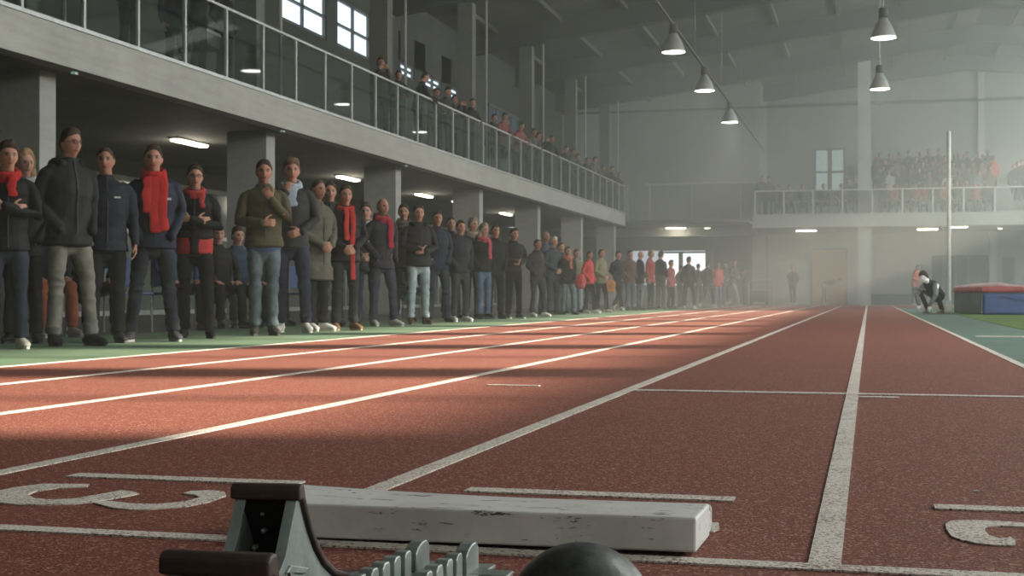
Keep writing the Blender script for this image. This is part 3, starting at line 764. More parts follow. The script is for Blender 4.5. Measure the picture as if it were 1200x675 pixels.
def torso_rings(k, lean=0):
    # (z, half width, half depth, y centre)
    R = [(.80, .172, .118, .004), (.90, .178, .124, .006), (1.00, .172, .120, .006), (1.10, .170, .116, 0), (1.22, .184, .122, -.006), (1.33, .192, .120, -.004), (1.41, .176, .102, .006), (1.455, .130, .084, .012), (1.495, .082, .070, .012)]
    return R
def leanf(v, lean):
    """bend the upper body forward about the hips by lean radians, progressively"""
    if not lean: return v
    v = np.array(v, float).copy(); piv = np.array((0, 0, .93))
    t = np.clip((v[:, 2] - .86) / .30, 0, 1); a = lean * t
    y = v[:, 1] - piv[1]; z = v[:, 2] - piv[2]
    v[:, 1] = piv[1] + y * np.cos(a) - z * np.sin(a); v[:, 2] = piv[2] + y * np.sin(a) + z * np.cos(a)
    return v
_cache = {}
def figure(pose='down', legs='stand', top='jacket', fine=1, hy=0, hp=0, lean=0, hair='short', build=1.0, hem=.80, seed=1, stubble=0, hood=False, collar=True, hands=True, brow=(.05, .035, .025)):
    """all the meshes of one figure, in its own coordinates, facing -y, feet on z=0"""
    key = (pose, legs, top, fine, round(hy, 2), round(hp, 2), lean, hair, build, hem, seed, stubble, hood)
    if key in _cache: return _cache[key]
    vb, vc = (.0075, .0095) if fine == 1 else ((.012, .016) if fine == 2 else (.022, .026))
    A = POSES[pose]; Lg = LEGS[legs]; out = {}
    def arm(side): return A['R'] if side < 0 else A['L']
    sh = {-1: (-.181 * build, .008, 1.415), 1: (.181 * build, .008, 1.415)}
    Rh = headmat(hy, hp)
    # ---- body
    mb = MB()
    g = sphere_dirs(26, 34) if fine < 3 else sphere_dirs(14, 18)
    hv = rigid(head_pts(g[0]), Rh, 0); mb.add(hv, [q[::-1] for q in g[1]])
    for sx in (-1, 1):
        e = np.array([(sx * (.074 + .012 * d[0] * sx), .012 + .020 * d[1], -.004 + .032 * d[2]) for d in sphere_dirs(8, 10)[0]])
        mb.add(rigid(e, Rh, 0), [q[::-1] for q in sphere_dirs(8, 10)[1]])
    mb.add(*tube([(0, .02, 1.42), (0, .016, 1.50), tuple(rigid(np.array([(0, .01, -.07)]), Rh, 0)[0])], [(.075, .07), (.057, .058), (.054, .056)], 16))
    tr = torso_rings(1)
    mb.add(*tube([(0, y, z) for z, a, b, y in tr[1:]], [(a * .86 * build, b * .82 * build) for z, a, b, y in tr[1:]], 20))
    for sx in (-1, 1):
        a = arm(sx); s_, e_, w_ = sh[sx], a[0], a[1]
        mb.add(*tube([(sx * .10, .01, 1.40), (s_[0] * .84, s_[1], 1.41), (s_[0], s_[1], 1.375), lerp(s_, e_, .5), e_, lerp(e_, w_, .3), w_], [.04, .043, .045, .041, .030, .033, .025], 12))
        if hands: hand_into(mb, w_, a[2], a[3], a[4], -sx if pose not in ('crossed', 'clasp', 'fold') else sx * -1)
        l = Lg[0] if sx < 0 else Lg[1]
        h_, k_, n_ = l
        mb.add(*tube([(h_[0] * .9, h_[1], h_[2] + .03), lerp(h_, k_, .4), k_, lerp(k_, n_, .35), n_, ], [.068, .058, .042, .044, .034], 12))
        fdir = (math.sin(sx * .2), -math.cos(.2), 0)
        if legs == 'stride' and sx > 0: fdir = (0, -.75, -.65)
        mb.add(*tube([(n_[0] - fdir[0] * .04, n_[1] - fdir[1] * .04, n_[2] - .05), (n_[0] + fdir[0] * .15, n_[1] + fdir[1] * .15, n_[2] - .065 + fdir[2] * .15)], [(.03, .03), (.036, .018)], 10))
    mb.v = [tuple(p) for p in leanf(mb.v, lean)] if lean else mb.v
    body = remesh(mb, vb, 2 if fine < 3 else 1, 'body')
    # paint the face
    P = getco(body)
    Q = P
    if lean:
        dq = P - np.array((0, 0, .93)); ca, sa = math.cos(lean), math.sin(lean)
        Q = np.c_[dq[:, 0], dq[:, 1] * ca + dq[:, 2] * sa, -dq[:, 1] * sa + dq[:, 2] * ca] + np.array((0, 0, .93))
    H = (Q - NECK) @ np.array(Rh) + NECK - HC
    x, y, z = H[:, 0], H[:, 1], H[:, 2]
    colr = np.zeros((len(P), 4)); 
    def lay(rgb, a):
        a = np.clip(a, 0, 1)[:, None]; na = a + colr[:, 3:] * (1 - a)
        colr[:, :3] = np.where(na > 1e-4, (np.array(rgb) * a + colr[:, :3] * colr[:, 3:] * (1 - a)) / np.maximum(na, 1e-4), 0); colr[:, 3:] = na
    fr = sstep((-y - .03) / .03) * (np.abs(z) < .13)
    lay((.55, .16, .12), .25 * fr * gauss(np.abs(x) - .045, .02) * gauss(z + .03, .02))
    lay((.07, .04, .03), .62 * fr * gauss(np.abs(x) - .031, .017) * gauss(z - .006, .010))
    lay((.38, .33, .30), .55 * fr * (((np.abs(x) - .031) / .014) ** 2 + ((z - .004) / .0055) ** 2 < 1))
    lay((.02, .015, .012), .9 * fr * (((np.abs(x) - .031) / .0085) ** 2 + ((z - .004) / .0085) ** 2 < 1))
    lay(brow, .9 * fr * sstep(1.5 - ((np.abs(x) - .032) / .017) ** 2 - ((z - .024 + .1 * np.abs(np.abs(x) - .03)) / .0085) ** 2))
    lay((.34, .085, .075), .75 * fr * (((x) / .024) ** 2 + ((z + .062) / .009) ** 2 < 1))
    lay((.08, .02, .02), .7 * fr * ((np.abs(x) < .02) & (np.abs(z + .062) < .004)))
    lay((.12, .05, .04), .5 * fr * gauss(np.abs(x) - .008, .005) * gauss(z + .046, .005))
    if stubble: lay((.07, .055, .045), stubble * (y < .0) * (np.abs(z + .085) < .06) * sstep((-z - .04) / .03))
    at = body.color_attributes.new('paint', 'FLOAT_COLOR', 'POINT'); at.data.foreach_set('color', colr.ravel().astype(np.float32))
    out['body'] = body
    # ---- top
    mb = MB()
    hemr = hem
    rings = [(z, a, b, y) for z, a, b, y in tr if z > hemr + .02]
    if hemr < .78:
        extra = [(hemr, .205, .150, .0), ((hemr + .8) / 2 + .03, .192, .14, .0)]
    else:
        extra = [(hemr, .188, .139, .000), (hemr + .05, .184, .134, .0)]
        rings = [q for q in rings if q[0] > hemr + .07]
    rings = extra + rings
    mb.add(*tube([(0, y, z) for z, a, b, y in rings], [(a * build * (1.02 + .0), b * build * 1.04) for z, a, b, y in rings], 24, capk=.12))
    if collar: mb.add(*tube([(0, .012, 1.44), (0, .014, 1.485), (0, .018, 1.515)], [(.100, .088), (.084, .080), (.082, .078)], 18, capk=.1))
    if hood:
        q = [(-.085, -.055, 1.47), (-.105, .02, 1.49), (-.07, .105, 1.48), (0, .13, 1.46), (.07, .105, 1.48), (.105, .02, 1.49), (.085, -.055, 1.47)]
        mb.add(*tube(q, [.03, .042, .052, .056, .052, .042, .03], 12))
    cuff = .026 if pose != 'pockets' else .02
    for sx in (-1, 1):
        a = arm(sx); s_, e_, w_ = sh[sx], a[0], a[1]
        end = lerp(e_, w_, .97) if pose != 'pockets' else lerp(e_, w_, 1.25)
        mb.add(*tube([(sx * .06, .01, 1.41), (s_[0] * .72, s_[1], 1.412), (s_[0] * .96, s_[1], 1.380), lerp(s_, e_, .32), lerp(s_, e_, .6), e_, lerp(e_, w_, .4), end], [.056, .062, .066, .062, .058, .053, .049, .042], 14))
    mb.v = [tuple(p) for p in leanf(mb.v, lean)] if lean else mb.v
    tp = remesh(mb, vc, 2, 'jacket')
    if fine < 3:
        wrinkle(tp, .0065, (12, 12, 26), seed); wrinkle(tp, .0035, (30, 30, 55), seed + 3)
    out['top'] = tp
    # ---- trousers
    mb = MB()
    mb.add(*tube([(0, .004, .80), (0, .004, .84), (0, .006, .92), (0, .006, 1.01)], [(.12, .085), (.150, .106), (.160, .113), (.150, .105)], 20))
    for sx in (-1, 1):
        h_, k_, n_ = Lg[0] if sx < 0 else Lg[1]
        lo = lerp(k_, n_, .98)
        mb.add(*tube([(h_[0] * .85, h_[1], h_[2] + .01), lerp(h_, k_, .35), k_, lerp(k_, n_, .4), lo], [.088, .083, .064, .059, .062], 16, capk=.3))
    tq = remesh(mb, vc, 2, 'trousers')
    if fine < 3:
        p = getco(tq); n = getno(tq)
        hz_ = np.exp(-((p[:, 2] - .50) / .12) ** 2) + np.exp(-((p[:, 2] - .16) / .09) ** 2) + .5 * np.exp(-((p[:, 2] - .85) / .08) ** 2)
        w_ = 1 - 2 * np.abs(snoise(p, (13, 13, 40), seed + 9)) ** .7; w2 = snoise(p, (28, 28, 10), seed + 12); setco(tq, p + n * ((.002 + .007 * hz_) * w_ + .0025 * w2)[:, None])
    out['trousers'] = tq
    # ---- shoes
    out['shoe'] = []; out['sole'] = []
    for sx in (-1, 1):
        h_, k_, n_ = Lg[0] if sx < 0 else Lg[1]
        m1 = MB(); fz = .0
        m1.add(*tube([(0, .058, .045), (0, .03, .055), (0, -.04, .058), (0, -.11, .045), (0, -.165, .036)], [(.034, .034), (.040, .042), (.043, .042), (.047, .032), (.036, .022)], 14))
        m1.add(*tube([(0, .02, .05), (0, .012, .105)], [(.040, .045), (.040, .046)], 14))
        sh_ = remesh(m1, .009 if fine < 3 else .016, 2, 'shoe')
        pp = getco(sh_); pp[:, 2] = np.maximum(pp[:, 2], .012); 
        m2 = MB(); prof = [(.040 * math.sin(a) * (1.0 if math.cos(a) < 0 else .9) if True else 0, -.052 - .122 * -math.cos(a)) for a in np.linspace(0, TAU, 22)[:-1]]
        prof = [(p_[0] * 1.14, -.054 + .128 * math.cos(a)) for p_, a in zip(prof, np.linspace(0, TAU, 22)[:-1])]
        m2.prism(prof, 'z', 0, .022); so_ = m2.mesh('sole')
        ang = sx * .22
        tilt = -.7 if (legs == 'stride' and sx > 0) else 0
        Rz = np.array(Matrix.Rotation(ang, 3, 'Z') @ Matrix.Rotation(tilt, 3, 'X'))
        off = np.array((n_[0], n_[1] + .0, n_[2] - .10))
        setco(sh_, pp @ Rz.T + off); setco(so_, getco(so_) @ Rz.T + off)
        out['shoe'].append(sh_); out['sole'].append(so_)
    # ---- hair
    if hair != 'bald':
        nl, nm = (34, 44) if fine < 3 else (14, 18)
        g = sphere_dirs(nl, nm); p = g[0]; hp_ = head_pts(p)
        yy, zz, xx = hp_[:, 1], hp_[:, 2], hp_[:, 0]
        lim = np.interp(yy, [-.11, -.088, -.068, -.045, -.02, .0, .03, .06, .1], [.082, .080, .070, .040, .006, -.004, -.03, -.066, -.074])
        th = {'short': .012, 'crop': .005, 'thick': .020, 'long': .024, 'curly': .028, 'fringe': .008}[hair]
        if hair in ('long', 'curly'): lim = lim - np.where(yy > -.03, .05, .0)
        jag = .012 * snoise(hp_, (60, 60, 20), seed + 31)
        mk = sstep((zz - lim + jag) / .016)
        if hair == 'fringe': mk = mk * sstep((.055 - zz) / .02)
        rough = snoise(p, (9, 9, 9), seed + 20) * (.25 if hair != 'curly' else .55)
        r_ = -.014 * (1 - mk) + mk * th * (.55 + rough + .75 * sstep((zz - .03) / .07) + (.8 * sstep((-yy) / .06) * sstep((zz - .06) / .04) if hair in ('thick', 'short') else 0))
        hp_ = hp_ + p * r_[:, None]
        m3 = MB(); m3.add(rigid(hp_, Rh, 0), g[1])
        if hair == 'long':
            for sx in (-1, 0, 1):
                q = np.array([(sx * .055, .06 - abs(sx) * .03, -.02), (sx * .075, .065 - abs(sx) * .03, -.10), (sx * .085, .07 - abs(sx) * .04, -.19), (sx * .09, .05 - abs(sx) * .06, -.27)])
                m3.add(*tube(rigid(q, Rh, 0), [(.05, .035), (.048, .03), (.042, .026), (.02, .012)], 12))
        m3.v = [tuple(p_) for p_ in leanf(m3.v, lean)] if lean else m3.v
        out['hair'] = m3.mesh('hair', True)
    out['Rh'] = Rh
    _cache[key] = out
    return out

SKIN = [(.36, .19, .135), (.40, .215, .155), (.33, .17, .12), (.44, .25, .19), (.20, .10, .065)]
def put(me, name, mat, parent, color=None):
    o = bpy.data.objects.new(name, me); COL.objects.link(o); o.parent = parent
    if not me.materials: me.materials.append(mat)
    if color is not None: o.color = (*color, 1)
    return o
def person(loc, rz, h, fig, label, topc, trc, shc=(.02, .02, .02), solec=None, hairc=(.03, .02, .015), skin=0, group=None, topname='jacket', topmat='nylon', trmat='denim', cat='person', dz=0, detail=True):
    r = empty('person', (loc[0], loc[1], loc[2] if len(loc) > 2 else 0), rz, label, cat, group, scale=h / BASE_H)
    r.location.z += dz * h / BASE_H
    put(fig['body'], 'body', M['skin'], r, SKIN[skin])
    put(fig['top'], topname, M[topmat], r, topc)
    put(fig['trousers'], 'trousers', M[trmat], r, trc)
    if detail:
        for i in (0, 1):
            s = put(fig['shoe'][i], 'shoe', M['shoe'], r, shc)
            put(fig['sole'][i], 'sole', M['shoe'], s, solec or tuple(min(.6, x * 1.3 + .01) for x in shc))
    if 'hair' in fig: put(fig['hair'], 'hair', M['hair'], r, hairc)
    return r
def jacket_trim(r, fig_kw, col=(.012, .012, .012)):
    b = fig_kw.get('build', 1); hem = fig_kw.get('hem', .80)
    z = MB(); pts = []
    for (zz, y) in ((1.50, -.078), (1.44, -.090), (1.36, -.120), (1.25, -.140), (1.15, -.130), (1.02, -.127), (.92, -.130), (hem + .02, -.133)): pts.append((0, y * b, zz))
    z.tube(pts, .006, 6); o = z.build('zip', M['black'], r)
    return o
def scarf(r, col, tails=((-.05, 1.0), (.05, 1.05)), w=.05, thick=.05, mat='knit', yb=0):
    m = MB(); n = 20
    q = [(.092 * math.sin(TAU * i / n), .01 - .092 * math.cos(TAU * i / n) + yb, 1.505 - .035 * math.cos(TAU * i / n)) for i in range(n + 1)]
    m.tube(q, [(.026 + .004 * math.sin(i * 2.1), thick * (1 + .12 * math.sin(i * 1.7))) for i in range(n + 1)], 10)
    q2 = [(p[0] * 1.04, p[1] * 1.08, p[2] - .05 + .015 * math.sin(i)) for i, p in enumerate(q)]
    m.tube(q2, [(.024, thick * .75)] * (n + 1), 10)
    me = remesh(m, .009, 1, 'scarf'); wrinkle(me, .006, (14, 14, 50), 3)
    o = put(me, 'scarf', M[mat], r, col)
    for x, z in tails:
        t = MB(); pts = []
        for k in range(9):
            zz = 1.47 + (z - 1.47) * k / 8
            yy = np.interp(zz, [.6, .8, .95, 1.15, 1.28, 1.38, 1.47], [-.17, -.165, -.163, -.162, -.165, -.155, -.125]) + yb
            pts.append((x + .008 * math.sin(k), yy, zz))
        t.tube(pts, [(w * (1 + .1 * math.sin(k * 1.9)), .013) for k in range(9)], 12)
        tm = remesh(t, .009, 1, 'scarf_tail'); wrinkle(tm, .004, (60, 20, 8), 5)
        put(tm, 'scarf_tail', M[mat], o, col)
    return o
def glasses(r, Rh):
    m = MB()
    for sx in (-1, 1):
        q = np.array([(sx * .032 + .022 * math.cos(a), -.108 + .006 * abs(math.cos(a)), .004 + .016 * math.sin(a)) for a in np.linspace(0, TAU, 17)])
        m.tube(rigid(q, Rh, 0), .0022, 6)
        m.tube(rigid(np.array([(sx * .054, -.102, .008), (sx * .078, -.05, .008), (sx * .08, .01, .004)]), Rh, 0), .0022, 6)
    m.tube(rigid(np.array([(-.01, -.112, .008), (.01, -.112, .008)]), Rh, 0), .0022, 6)
    return m.build('glasses', M['black'], r)
BLK = (.0105, .011, .0125); BLK2 = (.017, .018, .019); NAVY = (.017, .023, .040); JEAN = (.085, .115, .16); DJEAN = (.032, .038, .055); TAUPE = (.185, .175, .155)
RED = (.42, .030, .028); OLIVE = (.075, .066, .038); PALEJ = (.30, .35, .38); WHITE = (.55, .54, .50); BROWN = (.15, .085, .045)
HB = (.040, .027, .018); HBL = (.26, .17, .085); HG = (.28, .27, .25)
R_ = math.radians
def place(u, X, vtop):
    Y = y_at(u, X); zc = zc_of(X, Y); h = EYE + (HOR - vtop) * zc / F
    return (X, Y, 0), h
NB = [0]
def front(u, X, vtop, phi, label, topc, trc, pose='pockets', legs='stand', hair='short', hy=0, hp=0, shc=BLK, solec=None, hairc=HB, skin=0, hem=.80, build=1., hood=False, stubble=0, fine=1, topmat='nylon', trmat='denim', topname='jacket', zip_=True, brow=(.05, .035, .025), group=None):
    loc, h = place(u, X, vtop); NB[0] += 1
    kw = dict(pose=pose, legs=legs, hy=R_(hy), hp=R_(hp), hair=hair, hem=hem, build=build, hood=hood, stubble=stubble, fine=fine, seed=NB[0], brow=brow)
    if fine > 1: kw['seed'] = NB[0] % 3; kw['build'] = 1.
    fg = figure(**kw)
    r = person(loc, R_(phi), h, fg, label, topc, trc, shc, solec, hairc, skin, topname=topname, topmat=topmat, trmat=trmat, group=group)
    if zip_ and fine == 1 and pose not in (): jacket_trim(r, kw)
    return r, fg

# --- the standing row, nearest first
r, f = front(8, -6.55, 166, 38, 'person at far left edge in black jacket, arms crossed, pale sneakers, red scarf end', BLK, DJEAN, 'crossed', 'stand', 'thick', 10, shc=(.5, .47, .40), solec=WHITE, skin=1, hem=.84)
scarf(r, RED, ((.03, 1.30),), .04, .035)
r, f = front(27, -7.15, 176, 30, 'person with curly blond hair, half hidden behind the arms-crossed person at far left', BLK2, BLK, 'pockets', 'stand', 'long', 25, hairc=HBL, skin=3, brow=(.25, .16, .09))
scarf(r, (.35, .35, .36), (), .04, .035)
r, f = front(80, -6.42, 150, 62, 'tall bespectacled person in black hooded jacket and grey-beige trousers, looking right', BLK2, TAUPE, 'pockets', 'relax', 'short', 8, build=1.08, hood=True, skin=1, hem=.82)
glasses(r, f['Rh'])
r, f = front(124, -6.55, 172, 36, 'person in dark navy jacket and black trousers with one hand hanging down', (.017, .021, .031), BLK2, 'onehand', 'stand', 'crop', -12, shc=(.03, .03, .03), solec=(.12, .12, .12), skin=0, build=1.05, hem=.83, hairc=(.05, .035, .025))
m = MB().box(.06, .115, -.139, -.136, 1.30, 1.315); put(m.mesh('logo'), 'chest_mark', M['white_metal'], r)
r, f = front(180, -6.30, 170, 34, 'person in navy jacket with a thick red scarf knotted on the chest', NAVY, (.024, .028, .036), 'pockets', 'wide', 'short', -8, shc=(.05, .05, .055), solec=(.3, .3, .3), skin=1, build=1.04, hem=.84)
scarf(r, RED, ((-.065, 1.16), (-.005, .98), (.06, 1.0)), .05, .055)
m = MB().box(.10, .14, -.137, -.134, 1.27, 1.29); put(m.mesh('logo'), 'chest_mark', M['white_metal'], r)
r, f = front(228, -6.40, 193, 26, 'person with glasses, arms crossed, black jacket over a red gilet', BLK, BLK, 'crossed', 'relax', 'short', 6, shc=BLK, skin=1, hem=1.02)
g = MB(); g.add(*tube([(0, .004, .86), (0, .006, .95), (0, .004, 1.08)], [(.188, .140), (.186, .136), (.174, .122)], 24, capk=.12))
gm = remesh(g, .011, 1, 'gilet'); wrinkle(gm, .005, (12, 12, 22), 4); put(gm, 'red_gilet', M['nylon'], r, (.36, .03, .03))
g = MB(); g.add(*tube([(0, -.008, .86), (0, -.010, 1.12)], [(.085, .143), (.085, .142)], 20, capk=.1)); put(remesh(g, .011, 1, 'shirt'), 'shirt', M['cloth'], r, BLK)
scarf(r, (.40, .05, .05), ((.075, 1.33),), .03, .028)
glasses(r, f['Rh'])
r, f = front(309, -6.13, 187, 30, 'person in olive bomber jacket and faded jeans, one hand raised to the chest', OLIVE, (.10, .125, .145), 'chest', 'narrow', 'short', -2, shc=(.03, .028, .025), skin=0, hem=.90, build=1.04, hairc=(.03, .02, .015))
m = MB(); m.add(*tube([(0, .004, .885), (0, .004, .93)], [(.178, .124), (.180, .126)], 22)); put(m.mesh('hemband', True), 'blue_shirt_hem', M['cloth'], r, (.07, .10, .19))
r, f = front(341, -6.32, 186, 24, 'person in dark grey jacket with pale blue collar, hand at chin, white shoes', (.030, .031, .030), (.028, .034, .055), 'chin', 'relax', 'thick', 6, shc=WHITE, solec=WHITE, skin=1, hem=.86, hairc=(.12, .085, .055))
scarf(r, (.33, .39, .46), ((.0, 1.28),), .06, .04)
r, f = front(371, -6.25, 210, 62, 'person in long grey-green wool coat with hands clasped in front', (.105, .100, .080), BLK, 'clasp', 'narrow', 'crop', 2, shc=WHITE, solec=WHITE, skin=2, hem=.60, build=1.05, hairc=(.06, .045, .035), topmat='cloth', topname='coat', stubble=.3)
r, f = front(386, -7.0, 213, 30, 'dark-haired person in dark green jacket standing behind the long coat', (.02, .03, .026), BLK, 'pockets', 'stand', 'short', 0, skin=1, fine=1)
r, f = front(404, -6.08, 217, 40, 'person in black jacket with a long flat red scarf hanging to the thighs', BLK, (.026, .027, .030), 'clasp', 'stand', 'short', -2, shc=BROWN, solec=(.3, .22, .14), skin=1, hem=.84, build=1.04)
scarf(r, (.40, .035, .032), ((.045, .62), (-.03, 1.1)), .035, .028)
r, f = front(429, -6.9, 238, 20, 'person in black and white jacket peering between the two scarf wearers', (.05, .05, .055), (.02, .03, .05), 'clasp', 'stand', 'thick', -5, skin=3, hairc=(.07, .05, .035))
scarf(r, (.45, .45, .45), ((.05, 1.2),), .03, .03)
r, f = front(447, -6.38, 232, 52, 'balding person in dark jacket with a crimson scarf tucked at the chest', (.022, .023, .030), (.035, .042, .060), 'pockets', 'relax', 'fringe', 4, shc=(.5, .48, .45), solec=WHITE, skin=2, hairc=HG, stubble=.35)
scarf(r, (.30, .025, .045), ((.05, 1.08),), .045, .042)
r, f = front(473, -7.2, 239, 28, 'person in black coat behind, left of the one in pale jeans', BLK, BLK, 'pockets', 'stand', 'short', -10, skin=0)
scarf(r, (.12, .10, .09), (), .04, .035)
r, f = front(490, -6.30, 240, 36, 'person in black hooded jacket and very pale jeans with arms crossed', (.015, .016, .017), PALEJ, 'fold', 'stand', 'short', -4, shc=(.04, .025, .02), skin=1, hem=.86, hood=True, build=1.05)
r, f = front(512, -6.55, 247, 38, 'person in navy padded jacket and dark jeans, right of the pale jeans', NAVY, (.028, .034, .045), 'pockets', 'relax', 'short', -6, skin=2, hem=.84, shc=(.03, .03, .03))
r, f = front(528, -7.5, 254, 30, 'dark-haired person glimpsed behind the two navy jackets', BLK, BLK, 'pockets', 'stand', 'short', 0, skin=1, fine=2)
r, f = front(539, -6.30, 258, 44, 'dark-haired person in navy-black jacket and charcoal jeans, white shoes', (.018, .023, .030), (.040, .042, .046), 'pockets', 'stand', 'short', 0, skin=1, shc=(.45, .45, .43), solec=WHITE, hem=.86, fine=2)
r, f = front(553, -7.0, 255, 50, 'grey-blond person in black coat with beige scarf in the middle of the row', BLK2, BLK, 'pockets', 'stand', 'thick', 10, skin=3, hairc=(.25, .20, .14), fine=2)
scarf(r, (.30, .24, .19), ((.04, 1.1),), .04, .04)
r, f = front(566, -6.6, 262, 50, 'person with long pale hair, pink scarf and mid-blue jeans', BLK, (.08, .12, .19), 'pockets', 'narrow', 'long', 10, skin=3, hairc=(.25, .19, .14), hem=.88, fine=2)
scarf(r, (.42, .08, .10), ((.05, 1.12),), .04, .04)
r, f = front(580, -6.45, 263, 36, 'close-cropped person dressed all in black, hands in pockets', BLK, BLK, 'pockets', 'stand', 'crop', 0, skin=0, hem=.84, fine=2)
r, f = front(602, -6.22, 267, 42, 'dark-haired person in black jacket, hands folded at the waist, white toe cap', BLK, BLK, 'fold', 'stand', 'short', 0, skin=1, hem=.9, shc=(.05, .05, .05), solec=WHITE, fine=2)
r, f = front(629, -6.30, 280, 60, 'person in dark olive jacket with white sneakers, right of the gap in the row', (.030, .030, .024), (.045, .048, .050), 'pockets', 'relax', 'crop', 0, skin=2, shc=WHITE, solec=WHITE, fine=2)
r, f = front(639, -6.85, 271, 50, 'tall shaven-headed person in slate blue jacket behind the dark olive jacket', (.055, .065, .10), JEAN, 'pockets', 'stand', 'bald', 0, skin=0, fine=2)
r, f = front(648, -6.6, 277, 56, 'white-haired person in blue-grey jacket with hands clasped', (.05, .06, .075), (.05, .055, .06), 'clasp', 'stand', 'short', 0, skin=3, hairc=(.4, .38, .34), fine=2)
r, f = front(657, -7.0, 284, 40, 'dark figure behind, left of the orange-scarfed person', BLK, BLK, 'pockets', 'stand', 'short', 0, skin=1, fine=2)
r, f = front(665, -6.30, 289, 40, 'shaggy-haired person in dark jacket with an orange-pink scarf and light jeans', BLK, (.12, .15, .18), 'pockets', 'relax', 'thick', 0, skin=3, hairc=(.10, .07, .05), fine=2)
scarf(r, (.48, .16, .12), ((.02, 1.2),), .04, .045)
r, f = front(675, -6.75, 292, 50, 'person in light green coat behind the orange-scarfed one, pale blue jeans', (.14, .15, .09), (.17, .22, .26), 'clasp', 'stand', 'thick', 0, skin=3, hairc=(.12, .09, .06), fine=2)
r, f = front(690, -6.30, 294, 70, 'person in bright red jacket and black trousers, hands in pockets', (.45, .045, .045), BLK, 'pockets', 'relax', 'short', -4, skin=0, hem=.84, shc=(.4, .38, .36), fine=2)
r, f = front(704, -6.30, 292, 62, 'person in pale khaki coat and black trousers beside an orange bag', (.18, .175, .115), BLK, 'clasp', 'relax', 'short', 0, skin=1, hem=.82, shc=(.35, .33, .33), fine=2)
far_row = [
 (724, -6.3, 294, 50, 'black-coated person with a stepping white shoe, right of the orange bag', BLK, BLK, 'pockets', 'stride', 'thick', HB, (.4, .4, .4)),
 (738, -6.5, 293, 50, 'person in dark reddish-brown jacket and jeans', (.08, .04, .035), (.06, .075, .1), 'pockets', 'stand', 'short', HB, BLK),
 (750, -6.3, 294, 120, 'bald person in black jacket and light jeans turned away', BLK, (.13, .15, .17), 'clasp', 'stand', 'bald', HB, BLK),
 (762, -6.4, 293, 80, 'pale-haired person in black with an open red jacket front', (.28, .03, .03), BLK, 'down', 'stand', 'short', HBL, BLK),
 (774, -6.3, 294, 150, 'black-coated person with jeans just left of the bright windows', BLK, (.05, .06, .08), 'pockets', 'stand', 'short', HB, BLK),
 (786, -6.0, 305, 60, 'person in faded red-pink hooded jacket below the bright window', (.28, .06, .07), BLK, 'pockets', 'stand', 'thick', HB, BLK),
 (797, -6.5, 311, 130, 'short dark figure squeezed left of the broad backed person', BLK, BLK, 'pockets', 'stand', 'short', HB, BLK),
 (807, -5.6, 301, 170, 'broad person in black seen from behind against the bright window', BLK, BLK, 'down', 'wide', 'thick', HB, (.3, .3, .3)),
 (818, -6.2, 309, 165, 'slim dark figure right of the broad backed person', BLK2, BLK, 'pockets', 'stand', 'short', HB, BLK),
 (829, -5.3, 306, 150, 'hooded black figure covering the lower right corner of the bright window', BLK, BLK, 'pockets', 'stride', 'thick', HB, (.3, .3, .3)),
 (841, -5.2, 307, 30, 'person in red top and blue jeans at the end of the row', (.42, .06, .06), (.12, .15, .19), 'pockets', 'stand', 'short', HB, (.4, .4, .4)),
 (850, -5.7, 309, 40, 'dark figure just right of the red top', BLK, BLK, 'fold', 'stand', 'short', HBL, BLK),
 (860, -5.0, 304, 60, 'person in dark top with pale trousers striding right', (.05, .045, .045), (.28, .28, .27), 'fold', 'stride', 'thick', (.12, .05, .04), (.4, .4, .4)),
 (871, -5.4, 314, 100, 'faint dark figure last on the right of the row', BLK2, BLK, 'pockets', 'stand', 'short', HB, BLK),
]
for (u, X, vt, ph, lab, tc, lc, po_, lg, ha, hc, sc_) in far_row:
    zz = 1.06 if X > -6 else 1
    front(u, X, vt, ph, lab, tc, lc, po_, lg, ha, 0, hairc=hc, shc=sc_, skin=1, fine=2)
# bags
loc, h = place(715, -6.2, 300)
bg = MB(); bg.prism([(-.16, .0), (.16, .0), (.20, .30), (.14, .42), (-.14, .42), (-.20, .30)], 'y', -.07, .07); b = bg.build('shoulder_bag', M['orange'], None, bevel=.03)
b.location = (loc[0], loc[1], .5); b.scale = (.68,) * 3; tag(b, 'orange bag held beside the person in the pale khaki coat', 'bag')
MB().tube([(-.12, 0, .41), (-.05, 0, .62), (.05, 0, .62), (.12, 0, .41)], .014, 8).build('strap', M['orange'], b)
loc, h = place(680, -6.15, 300)
bg = MB(); bg.add(*tube([(0, 0, .06), (0, 0, .22), (0, 0, .40)], [(.17, .12), (.20, .14), (.15, .10)], 16)); bg.box(-.12, .12, -.17, -.10, .10, .26)
b = link('backpack', remesh(bg, .014, 2), M['redbag']); b.location = (loc[0], loc[1], .58); b.scale = (.66,) * 3; tag(b, 'red backpack hanging left of the red-jacketed person', 'bag')
MB().tube([(-.09, .11, .36), (-.10, .19, .2), (-.09, .12, .06)], .014, 8).build('strap', M['black'], b)

